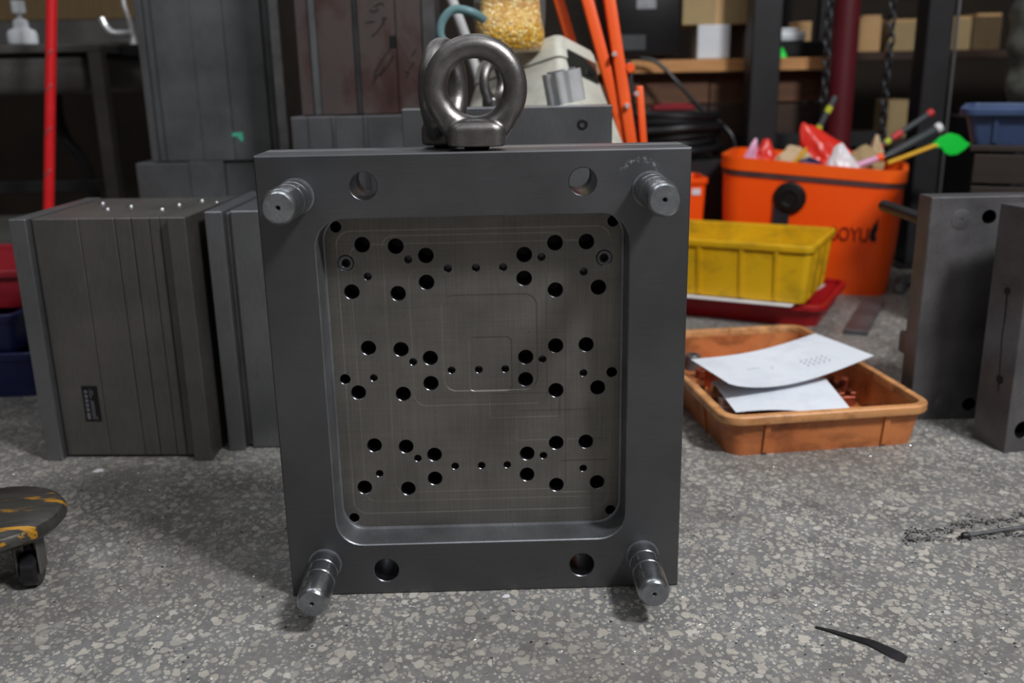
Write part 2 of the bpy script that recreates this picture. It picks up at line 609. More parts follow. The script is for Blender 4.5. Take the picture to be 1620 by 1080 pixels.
def holed(bm, outer, holes, y0, y1, mi_front=0, mi_back=0, mi_out=0, mi_hole=0):
    """prism in the xz plane between y0 (front) and y1 (back). outer / holes: functions of chamfer c -> list of (x, z);
    each hole is (fn, chamfer)."""
    def cap(y, loops, mi):
        es = []
        rings = []
        for lp in loops:
            vs = [bm.verts.new((p[0], y, p[1])) for p in lp]
            rings.append(vs)
            for a, b in zip(vs, vs[1:] + vs[:1]):
                es.append(bm.edges.new((a, b)))
        r = bmesh.ops.triangle_fill(bm, use_beauty=True, use_dissolve=False, edges=es)
        for g in r['geom']:
            if isinstance(g, bmesh.types.BMFace):
                g.material_index = mi
        return rings
    oc = outer[1]
    front = cap(y0, [outer[0](-oc)] + [h[0](h[1]) for h in holes], mi_front)
    back = cap(y1, [outer[0](0)] + [h[0](0) for h in holes], mi_back)
    for k, (f, b) in enumerate(zip(front, back)):
        c = oc if k == 0 else holes[k - 1][1]
        mi = mi_out if k == 0 else (holes[k - 1][2] if len(holes[k - 1]) > 2 else mi_hole)
        n = len(f)
        if c > 0:
            mid = [bm.verts.new((v.co.x, y0 + c, v.co.z)) for v in b]
        else:
            mid = None
        rows = [f, mid, b] if mid else [f, b]
        for a, q in zip(rows, rows[1:]):
            for i in range(n):
                j = (i + 1) % n
                fc = bm.faces.new((a[i], a[j], q[j], q[i]))
                fc.material_index = mi


def h_circ(x, z, r, c=0.0006, n=20):
    return (lambda k: [(x + (r + k) * math.cos(2 * PI * i / n), z + (r + k) * math.sin(2 * PI * i / n)) for i in range(n)], c)


def h_rrect(cx, cz, hx, hz, r, c=0.001, n=8):
    return (lambda k: [(p[0], p[2]) for p in rrect(hx + k, hz + k, max(r + k, 1e-4), n, c=(cx, cz), plane='xz')], c)


# ------------------------------------------------------------------ structure
bm = BM()
bmesh.ops.create_grid(bm, x_segments=1, y_segments=1, size=0.5)
for v in bm.verts:
    v.co = Vector((v.co.x * 9, v.co.y * 7 + 0.6, 0))
box(bm, -4.5, 4.5, -2.9, 4.1, -0.08, -0.001)
tag(obj('floor', bm, 'floor'), 'worn grey terrazzo workshop floor', kind='structure')
bm = BM()
box(bm, -4.5, 4.5, 3.3, 3.4, 0, 1.55)
tag(obj('wall_back', bm, 'wall'), 'dark brown wall at the back of the workshop', kind='structure')

# ------------------------------------------------------------------ main mold
W2, H = 0.225, 0.5055
PD = 0.040      # pocket depth
T1 = 0.050
bolt = [(-0.1145, 0.473), (0.1125, 0.473), (-0.1145, 0.0306), (0.1125, 0.0306)]
gx = (-0.125, -0.0885, -0.056, -0.0565, -0.0885, -0.1395)
gz = (0.0, -0.0025, -0.0135, -0.0435, -0.0555, -0.0525)
hx = (0.086, 0.1205, 0.052, 0.0515, 0.086, 0.134)
hz = (-0.0025, -0.002, -0.015, -0.0415, -0.0555, -0.0535)
rows = (0.405, 0.2875, 0.170)
BIG, SMALL = [], []
for zr in rows:
    BIG += [(x, zr + z) for x, z in zip(gx, gz)] + [(x, zr + z) for x, z in zip(hx, hz)]
    SMALL += [(-0.0755, zr - 0.0175), (-0.121, zr - 0.0355), (-0.0325, zr - 0.0285), (-0.0015, zr - 0.0285),
              (0.0285, zr - 0.0285), (0.071, zr - 0.018), (0.1175, zr - 0.0355)]
CORN = [(-0.1525, 0.425), (0.1495, 0.425), (-0.1535, 0.2512), (0.150, 0.2520), (-0.154, 0.0785), (0.150, 0.080)]
RING = [(-0.144, 0.385), (0.140, 0.3845)]
pcx, pcz, phx, phz = -0.003, 0.2515, 0.165, 0.1875

mold = thing('injection_mold', 'large grey steel mold with drilled pocket, four guide pins and a lifting eye', 'mold')
bm = BM()
rect = (lambda k: [(-W2 - k, 0 - k), (W2 + k, 0 - k), (W2 + k, H + k), (-W2 - k, H + k)], 0.0016)
holed(bm, rect, [h_circ(x, z, 0.0142, 0.0008, 32) for x, z in bolt] + [h_rrect(pcx, pcz, phx, phz, 0.030, 0.0012) + (3,)],
      0.0, PD, 0, 0, 0, 2)
holed(bm, (rect[0], 0.0), [h_circ(x, z, 0.0142, 0, 32) for x, z in bolt] + [h_circ(x, z, 0.0082, 0.0006, 24) for x, z in BIG]
      + [h_circ(x, z, 0.0041, 0.0005, 16) for x, z in SMALL] + [h_circ(x, z, 0.0058, 0.0005, 18) for x, z in CORN]
      + [h_circ(x, z, 0.0044, 0.0, 18) for x, z in RING],
      PD, T1, 1, 0, 0, 2)
obj('cavity_plate', bm, ['face', 'pocket', 'hole', 'pocket_wall'], mold, ang=30)
# step ledge running round the pocket floor
bm = BM()
lo = h_rrect(pcx, pcz, phx, phz, 0.030)[0]
prof = [(0.0, PD - 0.0025), (-0.0008, PD - 0.0008), (-0.0025, PD)]
loft(bm, [[(x, y, z) for x, z in lo(k)] for k, y in prof], False, False)
obj('pocket_fillet', bm, 'pocket_wall', mold)
bm = BM()
holed(bm, (rect[0], 0.001), [h_circ(x, z, 0.0150, 0.0, 32) for x, z in bolt] + [h_circ(x, z, 0.0082, 0, 20) for x, z in BIG + CORN],
      T1 + 0.004, T1 + 0.030, 0, 0, 0, 1)
obj('support_plate', bm, ['plateB', 'black_ox'], mold, ang=30)
bm = BM()
box(bm, -0.17, 0.165, T1 + 0.030, T1 + 0.042, 0.06, 0.445, 0.001)
obj('hole_blackout_plate', bm, 'plateD', mold)  # unseen plate added behind the pocket to block light through the drilled holes
bm = BM()
box(bm, -0.222, 0.222, T1, T1 + 0.004, 0.003, H - 0.003)
for x, z in ():
    pass
bm.free()
bm = BM()
holed(bm, (lambda k: [(-0.222, 0.002), (0.222, 0.002), (0.222, H - 0.003), (-0.222, H - 0.003)], 0.0),
      [h_circ(x, z, 0.0146, 0.0, 24) for x, z in bolt] + [h_circ(x, z, 0.0082, 0, 20) for x, z in BIG + CORN + SMALL],
      T1, T1 + 0.004)
obj('shim_plate', bm, 'black_ox', mold)

for k, (x, z) in enumerate(((-0.1843, 0.4637), (0.1826, 0.4637), (-0.1843, 0.0414), (0.1826, 0.0414))):
    bm = BM()
    r, L = 0.0175, 0.087
    pr = [(r, 0.002)]
    for g in (0.022, 0.044):
        pr += [(r, -g + 0.0012), (r - 0.0006, -g + 0.0005), (r - 0.0006, -g - 0.0005), (r, -g - 0.0012)]
    pr += [(r, -L + 0.007), (r - 0.0004, -L + 0.005), (r - 0.0018, -L + 0.002), (r - 0.0035, -L)]
    lathe(bm, pr, (x, 0, z), 'y', 40, 0, False, False)
    lathe(bm, [(r - 0.0035, -L), (0.0026, -L), (0.0012, -L + 0.004), (0.001, -L + 0.012)], (x, 0, z), 'y', 40, 1, False, True)
    # lubrication slots along the pin
    p = obj('guide_pin', bm, ['pin', 'pin_end'], mold, ang=25)
    bm = BM()
    lathe(bm, [(r + 0.0016, -0.0002), (r + 0.0016, -0.0009), (r, -0.0009)], (x, 0, z), 'y', 40, 0, True, True)
    obj('collar', bm, 'pin_end', p, ang=25)
    bm = BM()
    for sgn in (1, -1):
        for a in (55, 125):
            for i in range(3):
                ca, sa = math.cos(R(a)), math.sin(R(a))
                y0 = -0.024 - i * 0.0195
                mt = Matrix.Translation((x + ca * r, 0, z + sa * r)) @ Matrix.Rotation(R(90 - a), 4, 'Y')
                if sgn == 1:
                    box(bm, -0.0007, 0.0007, y0 - 0.012, y0, -0.0005, 0.0003, 0, 0, 1, mt)
    obj('oil_slot', bm, 'pin_end', p)
for x, z in RING:
    bm = BM()
    lathe(bm, [(0.0046, PD - 0.0005), (0.0054, PD - 0.0012), (0.0078, PD - 0.0012), (0.0084, PD - 0.0004), (0.0090, PD - 0.0008), (0.0094, PD + 0.001)],
          (x, 0, z), 'y', 32, 0, False, False)
    obj('threaded_insert', bm, 'hole', mold)


def eyebolt(name, loc, rotz, s, parent, sub=None):
    """forged lifting eye: ring, flared foot collar, blended by a voxel remesh; loc = top of the plate"""
    bm = BM()
    nR, nr = 64, 20
    RJ, rn = 0.0413, 0.0123
    cz = 0.0625
    rg = []
    for i in range(nR):
        a = 2 * PI * i / nR
        lp = []
        fat = 1 + 0.10 * max(0, -math.sin(a))
        for j in range(nr):
            b = 2 * PI * j / nr
            rr = RJ + rn * fat * math.cos(b)
            lp.append((rr * math.cos(a), rn * fat * 1.0 * math.sin(b), cz + rr * math.sin(a)))
        rg.append([bm.verts.new(p) for p in lp])
    for i in range(nR):
        a, b = rg[i], rg[(i + 1) % nR]
        for j in range(nr):
            k = (j + 1) % nr
            bm.faces.new((a[j], a[k], b[k], b[j]))
    loft(bm, [rrect(0.0295 * k, 0.0195 * k, 0.013 * k, 8, z) for k, z in ((0.95, 0.004), (1.03, 0.0055), (1.03, 0.021), (0.99, 0.0245), (0.86, 0.028), (0.6, 0.031))])
    for sx in (-1, 1):
        tube(bm, [(sx * 0.0185, 0, 0.014), (sx * 0.0285, 0, 0.030), (sx * 0.0365, 0, 0.046)], [0.0125, 0.0135, 0.0120], 16)
    me = bpy.data.meshes.new('t')
    bm.to_mesh(me)
    bm.free()
    to = bpy.data.objects.new('t', me)
    C.objects.link(to)
    md = to.modifiers.new('r', 'REMESH')
    md.mode = 'VOXEL'
    md.voxel_size = 0.0014
    sm = to.modifiers.new('s', 'SMOOTH')
    sm.factor = 0.5
    sm.iterations = 3
    dg = bpy.context.evaluated_depsgraph_get()
    ev = bpy.data.meshes.new_from_object(to.evaluated_get(dg))
    bpy.data.objects.remove(to)
    ev.materials.clear()
    ev.materials.append(M['forged'])
    ev.shade_smooth()
    o = bpy.data.objects.new(name, ev)
    C.objects.link(o)
    o.location = loc
    o.rotation_euler = (0, 0, rotz)
    o.scale = (s, s, s)
    o.parent = parent
    bm = BM()
    pr = [(0.0135, -0.010)]
    for i in range(6):
        pr += [(0.0135, -0.010 + i * 0.003), (0.0122, -0.0085 + i * 0.003)]
    pr.append((0.0135, 0.0075))
    lathe(bm, pr, (0, 0, 0), 'z', 24)
    obj('shank', bm, 'black_ox', o)
    return o


eye0 = eyebolt('eyebolt', (0.0035, 0.024, H), 0.0, 1.0, mold)
eyeR = eyebolt('eyebolt', (-0.0315, T1 + 0.028, H - 0.001), R(72), 1.0, mold)


# ------------------------------------------------------------------ steel blocks around
def mold_block(name, label, loc, rotz, plates, mat='plateA', group=None, bev=0.0012):
    """plates: (x0, x1, y0, y1, z0, z1[, material])"""
    t = thing(name, label, 'mold', loc, rotz, group)
    for p in plates:
        bm = BM()
        box(bm, *p[:6], bev)
        obj('plate', bm, p[6] if len(p) > 6 else mat, t)
    return t


def screw(parent, loc, r, axis='z', depth=0.006, mat='bright'):
    bm = BM()
    lathe(bm, [(r, -depth), (r, 0.0), (r * 0.86, 0.0012), (r * 0.5, 0.0012), (r * 0.5, -depth * 0.6)], (0, 0, 0), 'z', 16, 0, False, True)
    rot = {'z': (0, 0, 0), '-y': (R(90), 0, 0), '-x': (0, R(-90), 0)}[axis]
    return obj('socket_screw', bm, mat, parent, loc, rot)


# left block: plates stand on edge side by side, end clamp plates stand proud
A = mold_block('mold_block', 'wide mold of upright steel plates with a black sticker, at far left of floor', (-0.70, 0.44, 0), R(-3.5), [
    (0.000, 0.026, -0.010, 0.24, 0, 0.386, 'plateB'), (0.0275, 0.098, 0.004, 0.24, 0.004, 0.384), (0.0985, 0.153, 0.004, 0.24, 0.004, 0.384),
    (0.1538, 0.178, 0.004, 0.24, 0.004, 0.384), (0.1788, 0.2055, 0.0045, 0.24, 0.004, 0.384), (0.2063, 0.2215, 0.004, 0.24, 0.004, 0.384),
    (0.222, 0.238, 0.0045, 0.24, 0.004, 0.384), (0.2385, 0.2660, -0.010, 0.24, 0, 0.386)])
for x, y in ((0.10, 0.10), (0.125, 0.13), (0.192, 0.09), (0.20, 0.14), (0.255, 0.16), (0.22, 0.19), (0.06, 0.17)):
    screw(A, (x, y, 0.3855), 0.006)
bm = BM()
box(bm, 0.066, 0.091, 0.0028, 0.0046, 0.062, 0.121, 0.0003)
st = obj('sticker', bm, 'label_black', A)
st['label'] = 'black printed sticker'
bm = BM()
for i in range(5):
    z = 0.114 - i * 0.0075
    box(bm, 0.0695, 0.0745, 0.0024, 0.003, z - 0.0045, z, 0)
    box(bm, 0.0705, 0.0712, 0.0022, 0.003, z - 0.0056, z + 0.0006, 0)
box(bm, 0.0695, 0.0745, 0.0024, 0.003, 0.066, 0.0765)
for k, (x, z0, z1) in enumerate(((0.0785, 0.066, 0.098), (0.0815, 0.066, 0.096), (0.0845, 0.066, 0.07), (0.0785, 0.101, 0.116), (0.082, 0.106, 0.114))):
    box(bm, x, x + 0.0012, 0.0024, 0.003, z0, z1)
obj('print', bm, 'label_print', st)

B = mold_block('mold_block', 'shiny upright steel mold plates between the stickered mold and the big mold', (-0.4175, 0.458, 0), R(-2), [
    (0.000, 0.027, -0.006, 0.25, 0, 0.388, 'plateB'), (0.0275, 0.036, 0.010, 0.25, 0.004, 0.384, 'plateD'), (0.0365, 0.100, 0.004, 0.25, 0.002, 0.387, 'plateB'),
    (0.101, 0.16, 0.004, 0.25, 0.002, 0.387, 'plateB')], 'plateB')

Cl = mold_block('mold_block', 'low dark steel mold carrying the tall plates behind the stickered mold', (-0.786, 1.2, 0), R(-1), [
    (0.0, 0.118, 0, 0.3, 0, 0.398), (0.119, 0.198, 0.001, 0.3, 0, 0.400), (0.199, 0.34, 0.010, 0.3, 0, 0.397)], 'plateC')
Cu = mold_block('mold_block', 'tall grey steel mold plates with a scrap of green tape, standing at left back', (-0.748, 1.2, 0.401), R(-1), [
    (0.0, 0.016, 0.0, 0.28, 0, 0.52, 'plateB'), (0.017, 0.034, 0.006, 0.28, 0, 0.52), (0.035, 0.117, 0.001, 0.28, 0, 0.52), (0.118, 0.188, 0.0, 0.28, 0, 0.52),
    (0.189, 0.272, 0.001, 0.28, 0, 0.52), (0.273, 0.288, 0.004, 0.28, 0, 0.52, 'topface'), (0.289, 0.312, 0.002, 0.28, 0, 0.52, 'bright')], 'plateC')
bm = BM()
sh = [(0.184, 0.060), (0.210, 0.062), (0.211, 0.045), (0.206, 0.040), (0.199, 0.050), (0.196, 0.054), (0.186, 0.052)]
loft(bm, [[(x, 0.0, z) for x, z in sh], [(x, 0.0015, z) for x, z in sh]])
obj('tape_scrap', bm, 'green_tape', Cu)['label'] = 'torn scrap of green tape'

Eb = mold_block('mold_block', 'polished steel block under the rust stained plates, left of the lifting eye', (-0.378, 0.95, 0), 0, [
    (0.0, 0.032, 0, 0.25, 0, 0.503), (0.033, 0.080, 0.001, 0.25, 0, 0.5035), (0.0805, 0.086, -0.001, 0.25, 0, 0.504, 'bright'), (0.0865, 0.143, 0.001, 0.25, 0, 0.503),
    (0.1435, 0.150, -0.001, 0.25, 0, 0.504, 'bright'), (0.1505, 0.222, 0.001, 0.25, 0, 0.5035)], 'plateB')
Dp = mold_block('mold_block', 'tall rust stained steel plates with black handwriting behind the lifting eye', (-0.362, 0.985, 0.505), 0, [
    (0.0, 0.026, 0.004, 0.2, 0, 0.46), (0.0265, 0.040, 0.0, 0.2, 0, 0.46, 'plateC'), (0.0405, 0.113, 0.003, 0.2, 0, 0.46), (0.1135, 0.122, 0.0, 0.2, 0, 0.46, 'topface'),
    (0.1225, 0.196, 0.002, 0.2, 0, 0.46), (0.197, 0.249, 0.004, 0.2, 0, 0.46), (0.2495, 0.275, 0.0, 0.2, 0, 0.46, 'plateD')], 'rusty')


def scrawl(parent, strokes, y, r=0.0013, mat='marker'):
    bm = BM()
    for s in strokes:
        tube(bm, smooth_path([(x, y, z) for x, z in s], 5), r, 6, 0, True)
    return obj('handwriting', bm, mat, parent)


scrawl(Dp, [[(0.150, 0.070), (0.158, 0.092), (0.178, 0.118), (0.188, 0.130)], [(0.146, 0.060), (0.160, 0.078), (0.176, 0.090), (0.190, 0.112), (0.184, 0.104)],
            [(0.158, 0.090), (0.152, 0.080), (0.162, 0.076), (0.170, 0.090)], [(0.150, 0.150), (0.160, 0.158), (0.174, 0.176), (0.180, 0.184), (0.172, 0.182), (0.176, 0.172)],
            [(0.140, 0.176), (0.156, 0.178)], [(0.158, 0.205), (0.172, 0.212), (0.176, 0.206)], [(0.148, 0.20), (0.156, 0.196), (0.166, 0.20)]], 0.0015)
scrawl(Dp, [[(0.214, 0.070), (0.222, 0.088), (0.232, 0.10)], [(0.210, 0.084), (0.222, 0.078)], [(0.226, 0.11), (0.236, 0.124)]], 0.0035)
bm = BM()
box(bm, 0.184, 0.196, 0.0006, 0.003, 0.127, 0.15)
obj('dark_notch', bm, 'black_ox', Dp)

F = mold_block('mold_block', 'grey steel block with one socket screw behind the big mold', (-0.117, 0.5, 0), 0, [
    (0.0, 0.322, 0.0, 0.052, 0, 0.531, 'plateB'), (0.012, 0.31, 0.053, 0.14, 0, 0.526, 'plateC')], 'plateB')
screw(F, (0.276, -0.0005, 0.503), 0.0085, '-y', 0.006, 'black_ox')
eyebolt('eyebolt', (0.141, 0.10, 0.526), R(58), 0.66, F)

# right hand plates
R1 = thing('mold_plate', 'dark oily steel plate with round insert and guide pin, behind the orange tray', 'mold', (0.719, 0.515, 0), R(-0.5))
bm = BM()
holed(bm, (lambda k: [(0 - k, 0 - k), (0.24 + k, 0 - k), (0.24 + k, 0.378 + k), (0 - k, 0.378 + k)], 0.0015),
      [h_circ(0.096, 0.345, 0.0112, 0.0005, 24), h_circ(0.100, 0.026, 0.0112, 0.0005, 24)], 0, 0.045, 0, 0, 0, 1)
obj('plate', bm, ['plateD', 'black_ox'], R1)
bm = BM()
box(bm, 0.004, 0.236, 0.044, 0.046, 0.004, 0.374)
obj('back_face', bm, 'plateD', R1)
for x, z in ((0.0515, 0.342), (0.056, 0.027)):
    bm = BM()
    lathe(bm, [(0.0162, 0.0015), (0.0162, -0.0006), (0.0148, -0.0010), (0.002, -0.0010), (0.001, 0.002)], (x, 0, z), 'y', 32, 0, False, True)
    obj('round_insert', bm, 'plateD', R1)
for x, z, l in ((0.018, 0.333, 0.19), (0.222, 0.333, 0.19), (0.222, 0.05, 0.19)):
    bm = BM()
    lathe(bm, [(0.0105, 0.045), (0.0105, 0.045 + l - 0.004), (0.008, 0.045 + l)], (x, 0, z), 'y', 20)
    obj('guide_pin', bm, 'dark_steel', R1)
bm = BM()
box(bm, 0.006, 0.03, 0.046, 0.085, 0.098, 0.135, 0.002)
obj('locating_block', bm, 'plateD', R1)
R2 = thing('mold_block', 'thick steel block with bored holes at the right edge of the photo', 'mold', (0.802, 0.362, 0), R(12))
bm = BM()
holed(bm, (lambda k: [(0 - k, 0 - k), (0.22 + k, 0 - k), (0.22 + k, 0.378 + k), (0 - k, 0.378 + k)], 0.0012),
      [h_circ(0.028, 0.036, 0.0135, 0.0008, 24), h_circ(0.19, 0.036, 0.0135, 0.0008, 24), h_circ(0.10, 0.19, 0.02, 0.0008, 24)], 0, 0.0715, 0, 0, 0, 1)
obj('plate', bm, ['plateD', 'black_ox'], R2)
for y, z, rr in ((0.036, 0.250, 0.0052), (0.028, 0.112, 0.0060)):
    bm = BM()
    lathe(bm, [(rr + 0.001, -0.0006), (rr, -0.0006), (rr * 0.9, 0.0002)], (0, y, z), 'x', 16, 0, True, True)
    obj('drilled_hole', bm, 'black_ox', R2)
bm = BM()
tube(bm, [(-0.0002, 0.036, 0.246), (-0.0002, 0.034, 0.21), (-0.0002, 0.035, 0.18), (-0.0002, 0.032, 0.14), (-0.0002, 0.029, 0.10), (-0.0002, 0.028, 0.09)], [0.0012, 0.001, 0.0008, 0.0007, 0.0008, 0.0004], 6)
obj('oil_run', bm, 'black_ox', R2)


# ------------------------------------------------------------------ crates and trays
def crate(name, label, loc, rotz, hw, hd, h, taper=0.012, wall=0.004, rim=0.008, rim_h=0.012, mat='yellow', rimmat=None, ribs=(), r=0.02, side_ribs=(), cat='crate', group=None):
    t = thing(name, label, cat, loc, rotz, group)
    bm = BM()
    zs = h - rim_h
    loft(bm, [rrect(hw - taper, hd - taper, r, 5, 0), rrect(hw, hd, r, 5, zs)], True, False)
    loft(bm, [rrect(hw - wall, hd - wall, r - wall * .5, 5, zs), rrect(hw - taper - wall, hd - taper - wall, r - wall * .5, 5, wall)], False, True)
    obj('tub', bm, mat, t)
    bm = BM()
    lo = [(rim * 0.9, zs - 0.001), (rim, zs + 0.001), (rim, h - 0.002), (rim - 0.002, h), (-wall + 0.001, h), (-wall, h - 0.002), (-wall, zs), (0, zs - 0.001)]
    rings = [rrect(hw + k, hd + k, r + k, 5, z) for k, z in lo]
    loft(bm, rings + [rings[0]], False, False)
    bmesh.ops.remove_doubles(bm, verts=bm.verts[:], dist=1e-5)
    obj('rim', bm, rimmat or mat, t)
    for x in ribs:
        for sy in (-1, 1):
            bm = BM()
            y0 = sy * (hd - taper)
            y1 = sy * hd
            wv = 0.0045
            loft(bm, [[(x - wv, y0, 0.004), (x + wv, y0, 0.004), (x + wv, y0 + sy * 0.004, 0.004), (x - wv, y0 + sy * 0.004, 0.004)],
                      [(x - wv, y1, zs), (x + wv, y1, zs), (x + wv, y1 + sy * 0.004, zs), (x - wv, y1 + sy * 0.004, zs)]])
            obj('rib', bm, mat, t)
    for y in side_ribs:
        for sx in (-1, 1):
            bm = BM()
            x0 = sx * (hw - taper)
            x1 = sx * hw
            wv = 0.0045
            loft(bm, [[(x0, y - wv, 0.004), (x0, y + wv, 0.004), (x0 + sx * 0.004, y + wv, 0.004), (x0 + sx * 0.004, y - wv, 0.004)],
                      [(x1, y - wv, zs), (x1, y + wv, zs), (x1 + sx * 0.004, y + wv, zs), (x1 + sx * 0.004, y - wv, zs)]])
            obj('rib', bm, mat, t)
    return t


def place(cx, cy, a, x, y):
    return (cx + x * math.cos(a) - y * math.sin(a), cy + x * math.sin(a) + y * math.cos(a))


# front oily tray
ta = R(6.3)
TW, TD = 0.163, 0.243
fl = (0.371, 0.369)
tc = place(fl[0], fl[1], ta, TW, TD)
tray = crate('parts_tray', 'oily orange plastic tray of copper parts on the floor beside the big mold', (tc[0], tc[1], 0), ta, TW, TD, 0.070, 0.008, 0.004, 0.010, 0.013, 'tray', 'tray_rim',
             (-0.098, 0.098), 0.026, (-0.13, 0.0, 0.13), 'tray')

# contents
kinds = ['copper', 'rustcopper', 'copper', 'bright', 'plateD']
rnd = random.Random(3)
n_c = 0
spots = []
for gy in range(9):
    for gx_ in range(6):
        lx = -0.125 + gx_ * 0.05 + rnd.uniform(-0.008, 0.008)
        ly = -0.205 + gy * 0.05 + rnd.uniform(-0.008, 0.008)
        spots.append((lx, ly))
for k, (lx, ly) in enumerate(spots):
    if ly < -0.19 and -0.11 < lx < 0.06 or (lx < -0.1 and -0.16 < ly < -0.11):
        continue
    near = ly < -0.1 or lx < -0.05
    if not near and rnd.random() < 0.4:
        continue
    px, py = place(tc[0], tc[1], ta, lx, ly)
    mat = kinds[rnd.randrange(5)]
    hgt = rnd.uniform(0.018, 0.034)
    bm = BM()
    typ = k % 3
    a_, b_ = rnd.uniform(0.010, 0.019), rnd.uniform(0.009, 0.017)
    if typ == 0:      # stepped electrode
        box(bm, -a_, a_, -b_, b_, 0, hgt * 0.55, 0.0015)
        box(bm, -a_ * 0.55, a_ * 0.55, -b_ * 0.7, b_ * 0.7, hgt * 0.54, hgt, 0.0012)
        nm, wd = 'electrode_block', 'stepped'
    elif typ == 1:    # collar / bush
        lathe(bm, [(a_ * .55, hgt * .2), (a_ * .55, hgt), (a_ * 0.9, hgt), (a_, hgt * 0.93), (a_, 0.0)], (0, 0, 0), 'z', 18, 0, True, True)
        nm, wd = 'steel_bush', 'round'
    else:             # notched block
        box(bm, -a_, a_, -b_, b_, 0, hgt * 0.7, 0.0015)
        box(bm, -a_, -a_ * 0.35, -b_, b_, hgt * 0.69, hgt, 0.001)
        box(bm, a_ * 0.35, a_, -b_, b_, hgt * 0.69, hgt, 0.001)
        nm, wd = 'electrode_block', 'notched'
    look = {'copper': 'copper', 'rustcopper': 'brown oxidised copper', 'bright': 'bright steel', 'plateD': 'dark steel'}[mat]
    o = obj(nm, bm, mat, None, (px, py, 0.0042), (0, 0, rnd.uniform(-0.5, 0.5)))
    tag(o, '%s %s part lying in the oily orange tray' % (look, wd), 'metal part', '%s %s parts in the orange tray' % (look, wd))

for nm, lab, lx, ly, mt_, sz in (('steel_bar', 'dark steel bar under the front edge of the papers in the tray', -0.055, -0.215, 'dark_steel', (0.045, 0.012, 0.052)),
                                 ('steel_bush', 'bright steel cube left of the papers in the tray corner', -0.128, -0.135, 'chrome', (0.012, 0.010, 0.056)),
                                 ('steel_bush', 'bright steel cube under the lower paper, second from the left', 0.005, -0.221, 'chrome', (0.008, 0.007, 0.054)),
                                 ('steel_bush', 'bright steel cube under the lower paper, third from the left', 0.035, -0.221, 'chrome', (0.008, 0.007, 0.054))):
    px, py = place(tc[0], tc[1], ta, lx, ly)
    bm = BM()
    box(bm, -sz[0], sz[0], -sz[1], sz[1], 0, sz[2] * 0.8, 0.002)
    box(bm, -sz[0] * 0.8, sz[0] * 0.8, -sz[1] * 0.8, sz[1] * 0.8, sz[2] * 0.79, sz[2], 0.001)
    tag(obj(nm, bm, mt_, None, (px, py, 0.0042), (0, 0, ta)), lab, 'metal part')

# papers
def sheet(name, label, corners, bend, nx=14, ny=10, th=0.0006, marks=(), cat='paper'):
    """quad sheet with a bend function bend(u,v) adding height; real thickness"""
    a, b, c, d = [Vector(p) for p in corners]

    def pt(u, v):
        p = (a * (1 - u) + b * u) * (1 - v) + (d * (1 - u) + c * u) * v
        return p + Vector((0, 0, bend(u, v)))
    bm = BM()
    top = [[bm.verts.new(pt(i / nx, j / ny)) for i in range(nx + 1)] for j in range(ny + 1)]
    bot = [[bm.verts.new(pt(i / nx, j / ny) - Vector((0, 0, th))) for i in range(nx + 1)] for j in range(ny + 1)]
    for j in range(ny):
        for i in range(nx):
            bm.faces.new((top[j][i], top[j][i + 1], top[j + 1][i + 1], top[j + 1][i]))
            bm.faces.new((bot[j][i], bot[j + 1][i], bot[j + 1][i + 1], bot[j][i + 1]))
    for j in range(ny):
        for i in (0, nx):
            bm.faces.new((top[j][i], top[j + 1][i], bot[j + 1][i], bot[j][i]))
    for i in range(nx):
        for j in (0, ny):
            bm.faces.new((top[j][i], bot[j][i], bot[j][i + 1], top[j][i + 1]))
    o = obj(name, bm, 'paper', None, ang=60)
    tag(o, label, cat)
    if marks:
        bm = BM()
        for s in marks:
            tube(bm, [pt(u, v) + Vector((0, 0, 0.0003)) for u, v in s], 0.0007, 5)
        obj('pencil_mark', bm, 'pencil', o)['kind'] = 'stuff'
    return o


mk = []
for i in range(5):
    for j in range(3):
        u0, v0 = 0.64 + i * 0.035, 0.30 + j * 0.07 - i * 0.01
        mk += [[(u0, v0), (u0 + 0.018, v0 + 0.01)], [(u0 + 0.006, v0 - 0.015), (u0 + 0.012, v0 + 0.02)]]
mk += [[(0.28, 0.52), (0.33, 0.53), (0.37, 0.52)], [(0.44, 0.44), (0.445, 0.50)]]
sheet('paper_sheet', 'upper curled white paper lying across the orange tray', [(0.387, 0.438, 0.100), (0.671, 0.568, 0.100), (0.619, 0.717, 0.100), (0.354, 0.572, 0.100)],
      lambda u, v: -0.022 * math.sin(PI * u ** 0.8) * (1 - v) - 0.010 * math.sin(PI * u) * v, 18, 12, marks=mk)
sheet('paper_sheet', 'lower white paper showing in front of the curled sheet in the tray', [(0.393, 0.408, 0.062), (0.580, 0.402, 0.060), (0.582, 0.55, 0.068), (0.385, 0.54, 0.070)],
      lambda u, v: 0.004 * math.sin(u * 5) * (1 - v), 14, 8)

# yellow crate on red tray
ya = R(-29)
yc = (0.6136, 1.3037)
crate('stacking_crate', 'dirty yellow plastic crate standing on the red tray', (yc[0], yc[1], 0.0615), ya, 0.206, 0.141, 0.135, 0.012, 0.004, 0.006, 0.014, 'yellow', None,
      (-0.15, -0.05, 0.05, 0.13), 0.016, (-0.08, 0.0, 0.08))
rc = (0.652, 1.333)
crate('storage_tray', 'red plastic tray on the floor under the yellow crate', (rc[0], rc[1], 0), ya, 0.212, 0.155, 0.055, 0.014, 0.004, 0.008, 0.012, 'red_tray', None, (), 0.03, (), 'tray')
ca, sa = math.cos(ya), math.sin(ya)


def yl(x, y, z):
    p = place(yc[0], yc[1], ya, x, y)
    return (p[0], p[1], z)


sheet('paper_sheet', 'flat white paper between the yellow crate and the red tray', [yl(-0.18, -0.155, 0.0585), yl(0.17, -0.152, 0.0585), yl(0.20, 0.11, 0.0585), yl(-0.18, 0.10, 0.0585)],
      lambda u, v: 0.0, 6, 4, 0.0012)

